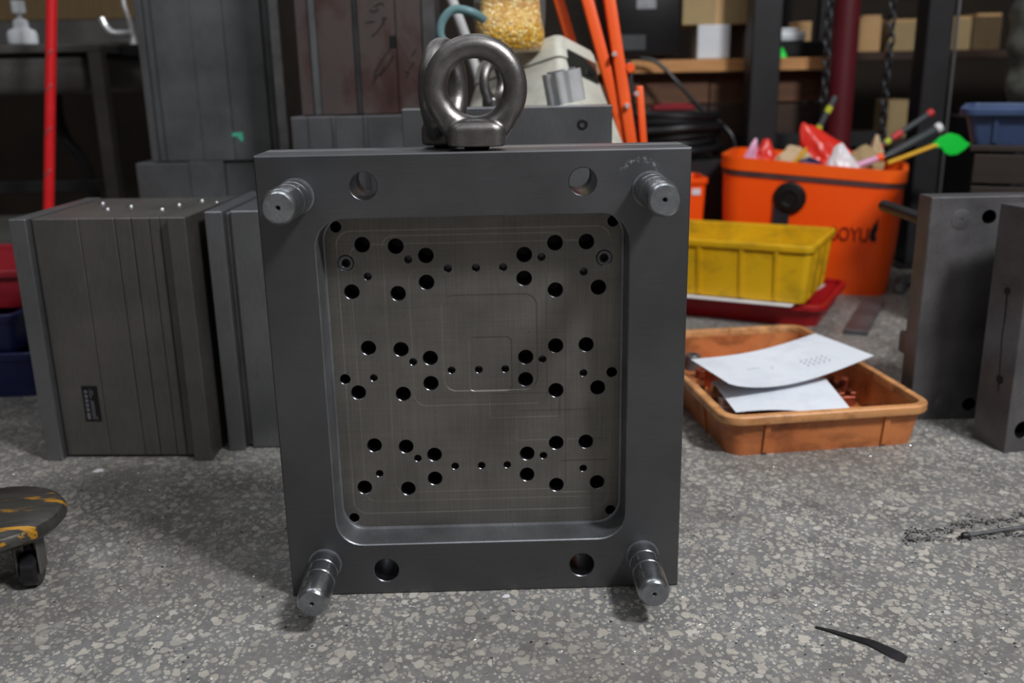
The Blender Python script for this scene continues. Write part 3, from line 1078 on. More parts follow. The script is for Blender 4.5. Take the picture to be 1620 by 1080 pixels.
# blue and red crates at left edge
crate('stacking_crate', 'dark blue plastic crate on the floor at the left edge', (-1.06, 0.90, 0), R(1), 0.200, 0.155, 0.090, 0.008, 0.004, 0.006, 0.014, 'blue', None, (-0.1, 0, 0.1), 0.015)
crate('stacking_crate', 'blue plastic crate stacked on top of the dark blue crate', (-1.075, 0.905, 0.0905), R(-3), 0.20, 0.150, 0.075, 0.010, 0.004, 0.008, 0.012, 'blue', None, (), 0.015)
crate('stacking_crate', 'dark red plastic crate on top of the blue crates', (-1.07, 0.93, 0.166), R(2), 0.205, 0.150, 0.075, 0.012, 0.004, 0.008, 0.012, 'red_crate', None, (), 0.015)

# small orange bin behind the mold
crate('storage_bin', 'small orange bin with white label left of the orange bucket', (0.525, 1.705, 0), 0, 0.085, 0.07, 0.29, 0.010, 0.004, 0.006, 0.014, 'orange_bag', None, (), 0.015, (), 'bin')
lbl = bpy.data.objects['storage_bin']
bm = BM()
box(bm, 0.045, 0.068, -0.0715, -0.068, 0.245, 0.262)
obj('paper_label', bm, 'white_plastic', lbl)

# blue-grey tray on dark crate at right
bt = thing('timber_crate', 'dark timber crate under the dusty blue tray', 'crate', (1.005, 1.005, 0), R(-28))
for k in range(6):
    bm = BM()
    box(bm, 0.02, 0.50, 0, 0.018, 0.01 + k * 0.066, 0.07 + k * 0.066, 0.002)
    obj('board', bm, 'black_timber', bt)
for x in (0.02, 0.25, 0.47):
    bm = BM()
    box(bm, x, x + 0.03, 0.0185, 0.30, 0, 0.405, 0.002)
    obj('upright', bm, 'black_timber', bt)
bm = BM()
box(bm, 0.01, 0.51, -0.002, 0.31, 0.4055, 0.418, 0.002)
obj('lid', bm, 'black_timber', bt)
crate('storage_tray', 'dusty blue plastic tray at the right edge, on a dark timber crate', (1.242, 1.035, 0.4185), R(-28), 0.20, 0.135, 0.075, 0.016, 0.004, 0.012, 0.014, 'bluegrey', None, (-0.14, 0, 0.14), 0.02, (), 'tray')

# ------------------------------------------------------------------ orange bucket bag
bk = thing('bucket_bag', 'bright orange fabric bucket with black handle mount and dark lettering', 'bucket', (0.895, 1.60, 0), R(-23))
bm = BM()
hw0, hd0, hw1, hd1, HB = 0.208, 0.132, 0.230, 0.152, 0.335


def sag(lp):
    return [(x, y, z - 0.075 * x * (z / 0.335)) for x, y, z in lp]


N = 7
outer = []
for k in range(9):
    f = k / 8
    bul = 0.006 * math.sin(f * PI)
    outer.append(sag(rrect(hw0 + (hw1 - hw0) * f + bul, hd0 + (hd1 - hd0) * f + bul, 0.050 + 0.01 * f, 8, HB * f)))
inner = [sag(rrect(hw1 - 0.004, hd1 - 0.004, 0.056, 8, HB)), sag(rrect(hw0 - 0.002, hd0 - 0.002, 0.05, 8, 0.20))]
loft(bm, outer + inner, True, True)
obj('shell', bm, 'orange_bag', bk, ang=60)


def bag_ring(nm, z0, z1, k0, mat):
    bm = BM()
    f = z0 / HB
    a, b = hw0 + (hw1 - hw0) * f, hd0 + (hd1 - hd0) * f
    lo = [(k0, z0), (k0, z1), (-0.006, z1), (-0.006, z0)]
    rings = [sag(rrect(a + k, b + k, 0.060 + k, 8, z)) for k, z in lo]
    loft(bm, rings + [rings[0]], False, False)
    bmesh.ops.remove_doubles(bm, verts=bm.verts[:], dist=1e-5)
    return obj(nm, bm, mat, bk)


bag_ring('rim', HB - 0.026, HB + 0.006, 0.007, 'orange_rim')
bag_ring('seam', HB - 0.040, HB - 0.027, 0.006, 'seam')


def bag_front(z):
    f = z / HB
    return -(hd0 + (hd1 - hd0) * f + 0.006 * math.sin(f * PI))


bm = BM()
lathe(bm, [(0.042, 0.004), (0.042, -0.006), (0.036, -0.012), (0.020, -0.014), (0.016, -0.010), (0.002, -0.010)], (-0.046, bag_front(0.252), 0.252), 'y', 28, 0, True, True)
hm = obj('handle_mount', bm, 'black_plastic', bk)
bm = BM()
loft(bm, [[(-0.084, bag_front(0.25) - 0.009, 0.25), (-0.042, bag_front(0.25) - 0.009, 0.25), (-0.042, bag_front(0.25), 0.25), (-0.084, bag_front(0.25), 0.25)],
          [(-0.086, bag_front(0.18) - 0.010, 0.18), (-0.046, bag_front(0.18) - 0.010, 0.18), (-0.046, bag_front(0.18) - 0.002, 0.18), (-0.086, bag_front(0.18) - 0.002, 0.18)],
          [(-0.086, bag_front(0.1) - 0.008, 0.10), (-0.050, bag_front(0.1) - 0.008, 0.10), (-0.050, bag_front(0.1) - 0.002, 0.10), (-0.086, bag_front(0.1) - 0.002, 0.10)]])
obj('strap', bm, 'black_strap', bk)
# lettering
fc = bpy.data.curves.new('lettering', 'FONT')
fc.body = 'BOYU'
fc.size = 0.051
fc.extrude = 0.0012
fo = bpy.data.objects.new('t', fc)
C.objects.link(fo)
dg = bpy.context.evaluated_depsgraph_get()
me = bpy.data.meshes.new_from_object(fo.evaluated_get(dg))
bpy.data.objects.remove(fo)
me.materials.clear()
me.materials.append(M['print'])
tilt = math.atan2(hd1 - hd0, HB)
lt = bpy.data.objects.new('lettering', me)
C.objects.link(lt)
lt.parent = bk
lt.location = (0.060, bag_front(0.15) - 0.0015, 0.146)
lt.rotation_euler = (R(90) + tilt * 0.9, 0, R(0))
lt.scale = (0.70, 1.0, 1.0)
bm = BM()
fl_ = [(0.000, 0.0), (0.006, -0.010), (0.016, -0.012), (0.024, -0.006), (0.022, 0.002), (0.018, 0.006), (0.022, 0.014), (0.026, 0.024), (0.024, 0.036), (0.029, 0.050),
       (0.020, 0.042), (0.010, 0.030), (0.002, 0.016)]
zb = 0.158
ox = 0.157
rings = []
for dy in (-0.003, 0.002):
    rings.append([(ox + x * 0.7, bag_front(zb) + dy + 0.004 * 0, zb + z) for x, z in fl_])
loft(bm, rings)
obj('flame_mark', bm, 'black_plastic', bk)


def bagpt(x, y, z):
    p = place(0.890, 1.60, R(-14), x, y)
    return (p[0], p[1], z)


def blob(name, label, cat, mat, pts, seed=0, amp=0.014, base=None):
    """crumpled film: an ellipsoid pulled into a peak with folded noise. pts = (centre, half sizes, peak shift)"""
    c, hs, pk = pts
    bm = BM()
    bmesh.ops.create_icosphere(bm, subdivisions=4, radius=1)
    for v in bm.verts:
        d = v.co.copy()
        n_ = mnoise.noise(d * 2.3 + Vector((seed, seed * 2, 0)))
        rdg = 1 - abs(mnoise.noise(d * 4.1 + Vector((0, seed, seed)))) * 2
        k = 1 + 0.22 * n_ + amp * 8 * rdg
        p = Vector((d.x * hs[0], d.y * hs[1], d.z * hs[2])) * k
        t_ = max(0, d.z)
        p.x = p.x * (1 - 0.35 * t_) + pk[0] * t_ * t_
        p.y = p.y * (1 - 0.45 * t_) + pk[1] * t_ * t_
        p.z += pk[2] * t_ * t_
        v.co = p
    o = obj(name, bm, mat, None, c, ang=28)
    return tag(o, label, cat)


# things inside the bucket (they rest on the fill level at 0.20)
fill = BM()
loft(fill, [sag(rrect(0.203, 0.127, 0.045, 8, 0.203)), sag(rrect(0.212, 0.136, 0.05, 8, 0.27))], True, True)
fo2 = obj('packing_rags', fill, 'tan', None, (0.895, 1.60, 0), (0, 0, R(-23)))
tag(fo2, 'tan paper packing filling the orange bucket', 'packing')
blob('plastic_bag', 'pale pink plastic bag peaking at the left rim of the orange bucket', 'bag', 'pink_film', (bagpt(-0.168, -0.05, 0.315), (0.026, 0.03, 0.045), (0.012, 0, 0.032)), 1)
blob('plastic_bag', 'small red plastic bag beside the pink bag in the bucket', 'bag', 'red_film', (bagpt(-0.128, -0.05, 0.32), (0.034, 0.03, 0.045), (0.0, 0, 0.030)), 2)
blob('paper_bundle', 'tan paper bundle with a yellow band in the bucket', 'bundle', 'tan', (bagpt(-0.055, -0.045, 0.322), (0.066, 0.035, 0.046), (0.0, 0, 0.008)), 3, 0.006)
bm = BM()
tube(bm, [bagpt(-0.058, -0.088, 0.335), bagpt(-0.042, -0.088, 0.352), bagpt(-0.034, -0.08, 0.362), bagpt(-0.03, -0.055, 0.367)], [0.010, 0.012, 0.012, 0.010], 8, 0, True, 0.5)
tag(obj('tape_band', bm, 'tape', bpy.data.objects['paper_bundle']), None)
bpy.data.objects['tape_band'].matrix_parent_inverse = bpy.data.objects['paper_bundle'].matrix_basis.inverted()
blob('foil_packet', 'shiny navy foil packet at the front rim of the bucket', 'packet', 'navy_foil', (bagpt(-0.02, -0.098, 0.322), (0.045, 0.022, 0.022), (0, 0, 0.006)), 5, 0.012)
blob('plastic_bag', 'crumpled white plastic bag at the front of the bucket', 'bag', 'white_film', (bagpt(0.065, -0.112, 0.315), (0.046, 0.03, 0.04), (-0.012, 0, 0.03)), 6)
blob('plastic_bag', 'large red translucent plastic bag rising at the back of the bucket', 'bag', 'red_film', (bagpt(0.045, 0.03, 0.325), (0.085, 0.05, 0.042), (-0.075, 0.0, 0.062)), 8)
blob('paper_bundle', 'brown crumpled paper on the right of the bucket', 'bundle', 'card', (bagpt(0.13, 0.01, 0.325), (0.05, 0.045, 0.035), (0, 0, 0.012)), 9)
blob('paper_bundle', 'pale paper wad beside the dark tool handle in the bucket', 'bundle', 'tan', (bagpt(0.165, 0.05, 0.335), (0.022, 0.025, 0.035), (0.0, 0, 0.028)), 10)


def stick(name, label, cat, a, b, r, mat, bands, capmat=None, n=14):
    t = thing(name, label, cat, a)
    d = Vector(b) - Vector(a)
    L = d.length
    q = d.to_track_quat('Z', 'Y')
    t.rotation_mode = 'QUATERNION'
    t.rotation_quaternion = q
    bm = BM()
    lathe(bm, [(r * 0.8, 0), (r, 0.006), (r, L - 0.004), (r * 0.85, L)], (0, 0, 0), 'z', n)
    obj('shaft', bm, mat, t)
    for f0, f1, mm in bands:
        bm = BM()
        lathe(bm, [(r, f0 * L), (r + 0.0008, f0 * L + 0.0005), (r + 0.0008, f1 * L - 0.0005), (r, f1 * L)], (0, 0, 0), 'z', n, 0, False, False)
        obj('band', bm, mm, t)
    if capmat:
        bm = BM()
        lathe(bm, [(r + 0.0005, L - 0.012), (r + 0.002, L - 0.008), (r + 0.002, L + 0.002), (r * 0.7, L + 0.005)], (0, 0, 0), 'z', n)
        obj('end_cap', bm, capmat, t)
    return t


stick('marking_stick', 'upright dark stick with yellow-green marks standing in the bucket', 'stick', bagpt(-0.045, 0.07, 0.285), bagpt(0.055, 0.10, 0.500), 0.0085, 'grey_tool',
      [(0.3, 0.36, 'ylw_mark'), (0.58, 0.64, 'ylw_mark'), (0.8, 0.88, 'ylw_mark')])
stick('marking_stick', 'long dark stick with red tip and bands leaning right from the bucket', 'stick', bagpt(0.06, 0.05, 0.285), bagpt(0.31, 0.12, 0.455), 0.008, 'grey_tool',
      [(0.42, 0.50, 'red_mark'), (0.53, 0.58, 'ylw_mark'), (0.60, 0.70, 'red_mark')], 'red_mark')
stick('hand_tool', 'thick dark tool handle with pale tip leaning right from the bucket', 'tool', bagpt(0.13, 0.01, 0.312), bagpt(0.325, 0.07, 0.418), 0.0115, 'grey_tool',
      [(0.05, 0.35, 'black_plastic')], 'white_film')
stick('marking_stick', 'short pink stick with orange tip lying on the bucket rim', 'stick', bagpt(0.085, -0.095, 0.325), bagpt(0.163, -0.075, 0.352), 0.009, 'pink_film', [], 'orange_rim')
tr = thing('trowel', 'bright green plastic scoop on a yellow stick at right of the bucket', 'scoop', bagpt(0.19, -0.008, 0.342))
bm = BM()
a_ = Vector(bagpt(0.19, 0.02, 0.330))
b_ = Vector(bagpt(0.315, 0.06, 0.375))
tube(bm, [(0, 0, -0.012), tuple(b_ - Vector(bagpt(0.19, 0.02, 0.342)))], 0.006, 10)
obj('stick', bm, 'tape', tr)
bm = BM()
bb = b_ - Vector(bagpt(0.19, 0.02, 0.342))
pts = [(-0.012, 0.0, 0.002), (0.004, -0.006, 0.020), (0.026, -0.010, 0.028), (0.050, -0.008, 0.022), (0.070, -0.004, 0.008), (0.086, 0, 0.000), (0.074, 0.002, -0.014), (0.056, 0.002, -0.026), (0.036, 0.002, -0.028), (0.020, 0, -0.020), (0.010, 0, -0.006), (0.0, 0, -0.008)]
loft(bm, [[tuple(bb + Vector((x, y - 0.004, z))) for x, y, z in pts], [tuple(bb + Vector((x * 1.03, y - 0.001, z * 1.08))) for x, y, z in pts], [tuple(bb + Vector((x, y + 0.004, z))) for x, y, z in pts]])
obj('scoop_blade', bm, 'green', tr)

# steel bar on floor + grey pipe beside the bucket
bm = BM()
box(bm, -0.025, 0.025, -0.16, 0.15, 0, 0.012, 0.001)
tag(obj('steel_bar', bm, 'plateD', None, (0.900, 1.185, 0), (0, 0, R(-28))), 'flat dark steel bar lying on the floor by the orange bucket', 'bar')
bm = BM()
tube(bm, [(1.12, 1.50, 0.016), (1.30, 1.62, 0.016)], 0.016, 14)
tube(bm, [(1.12, 1.50, 0.016), (1.08, 1.42, 0.016)], [0.016, 0.012], 14)
tag(obj('grey_pipe', bm, 'pin_end', None), 'pale grey pipe on the floor right of the orange bucket', 'pipe')

# ------------------------------------------------------------------ things behind the eye bolt
pb = mold_block('mold_block', 'low steel block hidden behind the big mold, under the beige instrument', (0.02, 0.80, 0), R(4), [
    (0, 0.12, 0, 0.17, 0, 0.37), (0.121, 0.27, 0, 0.17, 0, 0.37)], 'plateC')

# beige instrument case
gs = thing('instrument_case', 'beige instrument case with a dark window, behind the lifting eye', 'instrument', (0.108, 0.877, 0.425))
gs.rotation_euler = (Matrix.Rotation(R(-22), 3, 'X') @ Matrix.Rotation(R(-40), 3, 'Z')).to_euler()
bm = BM()
loft(bm, [rrect(0.146, 0.094, 0.014, 4, 0.0), rrect(0.106, 0.064, 0.014, 4, 0.150)], True, True)
obj('body', bm, 'beige', gs)
bm = BM()
loft(bm, [rrect(0.109, 0.067, 0.014, 4, 0.152), rrect(0.104, 0.062, 0.014, 4, 0.188), rrect(0.100, 0.058, 0.014, 4, 0.197), rrect(0.093, 0.051, 0.012, 4, 0.201)], True, True)
obj('lid', bm, 'beige', gs)
bm = BM()
loft(bm, [rrect(0.1045, 0.0625, 0.014, 4, 0.149), rrect(0.1045, 0.0625, 0.014, 4, 0.1525)], True, True)
obj('lid_seam', bm, 'seam', gs)
mt = Matrix.Translation((0.108, 0, 0.148)) @ Matrix.Rotation(R(-8), 4, 'Y')
bm = BM()
box(bm, -0.006, 0.0045, -0.044, 0.052, -0.022, 0.024, 0.004, 0, 2, mt)
wd_ = obj('window', bm, 'window_dark', gs)
bm = BM()
box(bm, 0.0045, 0.006, 0.008, 0.030, -0.014, -0.004, 0.0005, 0, 1, mt)
obj('dial', bm, 'black_plastic', wd_)
bm = BM()
box(bm, 0.108, 0.119, 0.045, 0.051, 0.07, 0.092, 0.001)
obj('slot', bm, 'black_plastic', gs)
bm = BM()
loft(bm, [[(0.0, -0.06, 0), (0.24, -0.06, 0), (0.24, 0.02, 0), (0.0, 0.02, 0)], [(0.03, -0.06, 0.05), (0.20, -0.06, 0.05), (0.20, 0.0, 0.030), (0.03, 0.0, 0.030)]])
tag(obj('timber_wedge', bm, 'dark_wood', None, (0.03, 0.865, 0.3705)), 'timber wedge propping up the beige instrument case', 'wedge')
# ribbed chrome roll
cr = thing('ribbed_roll', 'shiny ribbed metal roll leaning on the beige case', 'roll', (0.152, 0.735, 0.532), rot=(0, R(-10), 0))
bm = BM()
for x0, x1 in ((-0.034, 0.0335),):
    pass
loops = []
for k in range(2):
    lp = []
    for i in range(80):
        a = 2 * PI * i / 80
        r = 0.030 + 0.0022 * math.sin(a * 9)
        lp.append((r * math.cos(a) * 1.0, r * math.sin(a), 0.0 if k == 0 else 0.05))
    loops.append(lp)
loft(bm, loops)
obj('roll_body', bm, 'chrome', cr, ang=60)
cr.location = (0.143, 0.602, 0.5325)
bm = BM()
lathe(bm, [(0.022, 0.049), (0.024, 0.053), (0.010, 0.053)], (0, 0, 0), 'z', 24)
obj('roll_cap', bm, 'bright', cr)

# granule bag on top of the case
gb = thing('granule_bag', 'clear plastic bag of golden granules on the beige case', 'bag', (0.058, 0.850, 0.618), R(10))


def pillow(bm, hx_, hy_, z0, z1, top_flat=0.25, seed=2, n=28, m_=12, tilt_=0.0):
    loops = []
    for k in range(m_ + 1):
        f = k / m_
        z = z0 + (z1 - z0) * f
        full = max(0.06, math.sin(min(1, f * 1.15 + 0.12) * PI * 0.92) ** 0.6) if f < 0.98 else top_flat
        lp = []
        for i in range(n):
            a = 2 * PI * i / n
            wv = 1 + 0.06 * mnoise.noise(Vector((math.cos(a) * 2, math.sin(a) * 2 + seed, f * 3)))
            sx = math.copysign(abs(math.cos(a)) ** 0.7, math.cos(a))
            lp.append((sx * hx_ * (0.80 + 0.2 * full) * wv + tilt_ * (z - z0), math.sin(a) * hy_ * full * wv, z))
        loops.append(lp)
    loft(bm, loops)


bm = BM()
pillow(bm, 0.062, 0.040, 0.0, 0.098, 0.5)
obj('granule_fill', bm, 'granule', gb, ang=60)
bm = BM()
pillow(bm, 0.065, 0.043, -0.002, 0.23, 0.15, 4)
obj('film', bm, 'film', gb, ang=60)

# teal bent handle and white pole
bm = BM()
tube(bm, smooth_path([(0.010, 0.77, 0.672), (-0.010, 0.75, 0.683), (-0.040, 0.75, 0.688), (-0.060, 0.75, 0.672), (-0.066, 0.75, 0.650), (-0.060, 0.752, 0.636), (-0.044, 0.756, 0.628)], 5), 0.0075, 12)
hd = thing('clamp_handle', 'bent teal metal handle left of the golden granule bag', 'handle', (0, 0, 0))
obj('bent_bar', bm, 'teal', hd)
bm = BM()
tube(bm, [(-0.0625, 0.757, 0.634), (-0.064, 0.765, 0.4), (-0.064, 0.765, 0.008)], 0.007, 12)
obj('stem', bm, 'teal', hd)
bm = BM()
lathe(bm, [(0.04, 0.0), (0.04, 0.006), (0.012, 0.010)], (-0.064, 0.765, 0), 'z', 20)
obj('foot', bm, 'teal', hd)
bm = BM()
tube(bm, [(0.16, 1.17, 0.0), (-0.029, 1.06, 0.652), (-0.056, 1.045, 0.728), (-0.072, 1.037, 0.775)], 0.0105, 12)
tag(obj('white_rod', bm, 'white_paint', None), 'white enamelled rod leaning behind the teal handle', 'rod')

# orange folding frame leaning
fr = thing('folding_frame', 'bright orange folding steel frame with black straps leaning behind the beige case', 'frame', (0, 0, 0))


def bar(parent, nm, a, b, w_, d_, mat):
    a, b = Vector(a), Vector(b)
    t_ = (b - a).normalized()
    u = t_.cross(Vector((0, 1, 0))).normalized()
    v = u.cross(t_)
    bm = BM()
    lp = lambda p: [tuple(p + u * x + v * y) for x, y in ((-w_, -d_), (w_, -d_), (w_, d_), (-w_, d_))]
    loft(bm, [lp(a), lp(b)])
    es = [e for e in bm.edges]
    bmesh.ops.bevel(bm, geom=es, offset=min(w_, d_) * 0.35, segments=2, profile=0.5, affect='EDGES')
    return obj(nm, bm, mat, parent)


def ext(a, b, z0, z1):
    a, b = Vector(a), Vector(b)
    d = (b - a) / (b.z - a.z)
    return a + d * (z0 - a.z), a + d * (z1 - a.z)


for a, b, w_ in (((0.1637, 1.06, 0.717), (0.225, 1.06, 0.52), 0.0105), ((0.2151, 1.0, 0.716), (0.2713, 1.0, 0.5209), 0.0115), ((0.2577, 0.99, 0.7155), (0.3049, 0.99, 0.438), 0.0115)):
    p, q = ext(a, b, 0.0, 0.95)
    if a[0] < 0.2:
        p, q = ext(a, b, 0.0, 0.95)
    bar(fr, 'side_bar', p, q, w_, 0.012, 'orange_steel')
bar(fr, 'short_bar', (0.3215, 1.0, 0.55), (0.345, 1.0, 0.30), 0.007, 0.008, 'orange_steel')
bar(fr, 'strap', *ext((0.2355, 1.005, 0.716), (0.2895, 1.005, 0.47), 0.30, 0.95), 0.0075, 0.003, 'black_strap')
bar(fr, 'strap', (0.300, 1.01, 0.60), (0.318, 1.01, 0.42), 0.006, 0.003, 'black_strap')
for x, z in ((0.2665, 0.612), (0.293, 0.512), (0.312, 0.535)):
    bm = BM()
    lathe(bm, [(0.005, 0.0), (0.006, -0.014), (0.004, -0.02)], (x, 0.985, z), 'y', 14)
    obj('rivet', bm, 'chrome', fr)
bm = BM()
lathe(bm, [(0.009, 0.01), (0.011, -0.005), (0.008, -0.014)], (0.300, 0.99, 0.585), 'y', 16)
obj('hinge_knob', bm, 'orange_steel', fr)

# ------------------------------------------------------------------ back shelving, right
rk = thing('storage_rack', 'timber plank rack at the back, holding the black box and white carton', 'rack', (0.30, 2.0, 0))
for z0, y0, mt in ((0.570, 0.0, 'plank'), (0.26, 0.05, 'dark_wood')):
    bm = BM()
    box(bm, 0.0, 0.80, y0, 0.36, z0, z0 + 0.037, 0.002)
    obj('plank', bm, mt, rk)
for z0, z1 in ((0.475, 0.566), (0.300, 0.470)):
    bm = BM()
    box(bm, 0.04, 0.40, 0.055, 0.075, z0, z1, 0.002)
    obj('back_board', bm, 'mid_wood' if z0 > 0.4 else 'dark_wood', rk)
    bm = BM()
    box(bm, 0.405, 0.76, 0.06, 0.08, z0, z1, 0.002)
    obj('back_board', bm, 'mid_wood' if z0 > 0.4 else 'dark_wood', rk)
for x in (0.0, 0.76):
    for y in (0.01, 0.33):
        bm = BM()
        box(bm, x, x + 0.04, y, y + 0.03, 0, 0.57, 0.002)
        obj('rack_post', bm, 'dark_steel', rk)
bm = BM()
box(bm, 0.04, 0.76, 0.12, 0.14, 0.05, 0.258, 0.002)
obj('dark_panel', bm, 'dark_steel', rk)

eb = thing('equipment_box', 'black equipment box on the plank behind the orange frame', 'equipment', (0.385, 2.03, 0.6075))
bm = BM()
box(bm, 0.0, 0.215, 0, 0.25, 0.012, 0.30, 0.006, 0, 2)
obj('housing', bm, 'black_plastic', eb)
for x in (0.015, 0.17):
    bm = BM()
    box(bm, x, x + 0.03, 0.02, 0.2, 0, 0.012)
    obj('foot', bm, 'rubber', eb)
bm = BM()
box(bm, 0.02, 0.11, -0.004, 0.001, 0.03, 0.075, 0.001)
obj('front_panel', bm, 'grey_tool', eb)
bm = BM()
box(bm, 0.08, 0.14, -0.004, 0.001, 0.148, 0.20, 0.001)
obj('badge_plate', bm, 'pin_end', eb)
cb = thing('cardboard_box', 'plain cardboard box above the white carton on the rack', 'box', (0.612, 2.11, 0.7085), R(-2))
bm = BM()
box(bm, 0.0, 0.215, -0.06, 0.20, 0.0, 0.20, 0.001)
obj('carton', bm, 'card', cb)
bm = BM()
box(bm, 0.10, 0.125, -0.0612, -0.0595, 0.0, 0.20)
obj('tape', bm, 'card_light', cb)
bm = BM()
box(bm, 0, 0.098, -0.015, 0.14, 0.0, 0.1005, 0.003)
box(bm, 0.076, 0.098, -0.019, -0.0148, 0.002, 0.098, 0.002)
tag(obj('white_carton', bm, 'white_plastic', None, (0.656, 2.05, 0.6075), (0, 0, R(-4))), 'upright white carton on the plank under the cardboard box', 'carton')
bm = BM()
box(bm, 0, 0.10, 0, 0.12, 0, 0.1005, 0.002)
tag(obj('dark_carton', bm, 'dark_wood', None, (0.773, 2.10, 0.6075)), 'dark carton right of the white carton on the plank', 'carton')

# coil of black hose in front of rack
hc = BM()
pts = []
for i in range(26 * 6):
    a = 2 * PI * i / 26
    k = i / 26
    rr = 0.14 + 0.012 * math.sin(k * 2.1)
    pts.append((rr * math.cos(a), rr * 0.8 * math.sin(a), 0.014 + 0.019 * k + 0.004 * math.sin(a * 2 + k)))
tube(hc, pts, 0.0135, 10)
tag(obj('hose_coil', hc, 'rubber', None, (0.545, 1.88, 0.327), (0, 0, 0)), 'coil of black rubber hose at the back, left of the orange bucket', 'hose')
bm = BM()
box(bm, -0.17, 0.16, -0.105, 0.11, 0, 0.325, 0.004)
for x in (-0.14, 0.0, 0.14):
    box(bm, x - 0.004, x + 0.004, -0.109, -0.104, 0.03, 0.30, 0.001)
tag(obj('tool_chest', bm, 'dark_steel', None, (0.53, 1.89, 0)), 'dark tool chest carrying the hose coil', 'chest')
bm = BM()
box(bm, 0, 0.12, 0, 0.05, 0, 0.015, 0.004)
box(bm, 0.02, 0.10, 0.004, 0.046, 0.0145, 0.02, 0.002)
tag(obj('red_case', bm, 'red_crate', None, (0.50, 2.06, 0.2975 + 0.0)), 'thin red case lying on top of the black hose coil', 'case')
bpy.data.objects['red_case'].location = (0.49, 1.83, 0.4645)
bm = BM()
tube(bm, smooth_path([(0.47, 1.96, 0.612), (0.52, 1.955, 0.60), (0.58, 1.94, 0.54), (0.64, 1.90, 0.47), (0.70, 1.86, 0.42), (0.735, 1.84, 0.36), (0.745, 1.83, 0.2), (0.745, 1.83, 0.01)], 5), 0.006, 8)
tag(obj('power_cable', bm, 'rubber', None), 'black cable hanging down over the plank edge', 'cable')
bm = BM()
lathe(bm, [(0.016, 0), (0.014, 0.01), (0.002, 0.03)], (0, 0, 0), 'z', 14)
tag(obj('green_cap', bm, 'green', None, (0.915, 2.03, 0.6075)), 'small green cap on the plank right of the black column', 'cap')
bm = BM()
box(bm, -0.055, 0.055, 0, 0.09, 0, 0.03, 0.008, 0, 2)
box(bm, -0.05, 0.03, 0.005, 0.085, 0.0295, 0.04, 0.004)
tag(obj('white_packet', bm, 'white_plastic', None, (0.955, 2.10, 0.657)), 'white packet on a black case right of the black column', 'packet')
bm = BM()
box(bm, -0.1, 0.10, 0, 0.19, 0, 0.0485, 0.004)
box(bm, -0.08, 0.08, -0.003, 0.001, 0.01, 0.04, 0.001)
tag(obj('black_case', bm, 'black_plastic', None, (0.985, 2.07, 0.6078)), 'low black case on the plank behind the hanging chain', 'case')

# columns
def column(name, label, x0, x1, y0, y1, mat, flange=None):
    t = thing(name, label, 'column', ((x0 + x1) / 2, y0, 0))
    hw_ = (x1 - x0) / 2
    bm = BM()
    box(bm, -hw_, hw_, 0, y1 - y0, 0.01, 2.6, 0.003)
    obj('shaft', bm, mat, t)
    bm = BM()
    box(bm, -hw_ - 0.03, hw_ + 0.03, -0.03, y1 - y0 + 0.03, 0, 0.01, 0.001)
    obj('base_plate', bm, mat, t)
    return t


column('steel_column', 'black steel column left of the hanging chains', 0.772, 0.856, 1.84, 1.92, 'dark_steel')
cp = column('steel_column', 'wide black steel column right of the hanging chains', 1.238, 1.312, 1.76, 1.84, 'dark_steel')
bm = BM()
box(bm, 0.040, 0.046, -0.008, 0.0, 0.01, 2.6)
obj('bright_edge', bm, 'plateB', cp)
rp = thing('pipe_column', 'dark red round column between the two chains', 'column', (1.045, 1.86, 0))
bm = BM()
lathe(bm, [(0.037, 0.012), (0.037, 2.6)], (0, 0, 0), 'z', 28)
obj('shaft', bm, 'red_col', rp)
bm = BM()
lathe(bm, [(0.07, 0), (0.07, 0.012)], (0, 0, 0), 'z', 28)
obj('base_plate', bm, 'red_col', rp)

# chains hung from an overhead hoist rail
bm = BM()
box(bm, -1.2, 1.2, -0.02, 0.02, 0, 0.06, 0.003)
box(bm, -1.2, 1.2, -0.04, 0.04, -0.008, 0.0, 0.001)
tag(obj('hoist_rail', bm, 'dark_steel', None, (1.0, 1.70, 1.808)), 'dark overhead rail carrying the chains, above the picture', 'rail')


def link_mesh():
    bm = BM()
    a, b = 0.0095, 0.0055
    pts = []
    for i in range(20):
        t_ = 2 * PI * i / 20
        pts.append((b * 1.25 * math.cos(t_), 0, math.sin(t_) * 0.0068 + (a if math.sin(t_) > 0 else -a) * (1 if abs(math.sin(t_)) > 1e-6 else 0)))
    rg = []
    n = 8
    P = [Vector(p) for p in pts]
    for i in range(20):
        tg = (P[(i + 1) % 20] - P[i - 1]).normalized()
        u = Vector((0, 1, 0))
        v = tg.cross(u)
        rg.append([bm.verts.new(P[i] + (u * math.cos(2 * PI * j / n) + v * math.sin(2 * PI * j / n)) * 0.0030) for j in range(n)])
    for i in range(20):
        for j in range(n):
            bm.faces.new((rg[i][j], rg[i][(j + 1) % n], rg[(i + 1) % 20][(j + 1) % n], rg[(i + 1) % 20][j]))
    me = bpy.data.meshes.new('link')
    bm.to_mesh(me)
    bm.free()
    me.materials.append(M['chain'])
    me.shade_smooth()
    return me


LK = link_mesh()
for lab, x, zb in (('left hanging steel chain beside the black column', 0.940, 0.50), ('right hanging steel chain beside the dark red column', 1.112, 0.34)):
    ch = thing('chain', lab, 'chain', (x, 1.70, zb))
    nl = int((1.80 - zb) / 0.0255)
    for i in range(nl + 1):
        l = bpy.data.objects.new('link', LK)
        C.objects.link(l)
        l.parent = ch
        l.location = (0.002 * math.sin(i * 0.7), 0, i * 0.0255)
        l.rotation_euler = (0, 0, R(40 if i % 2 else -50))
        l.scale = (1.25, 1.25, 1.0)

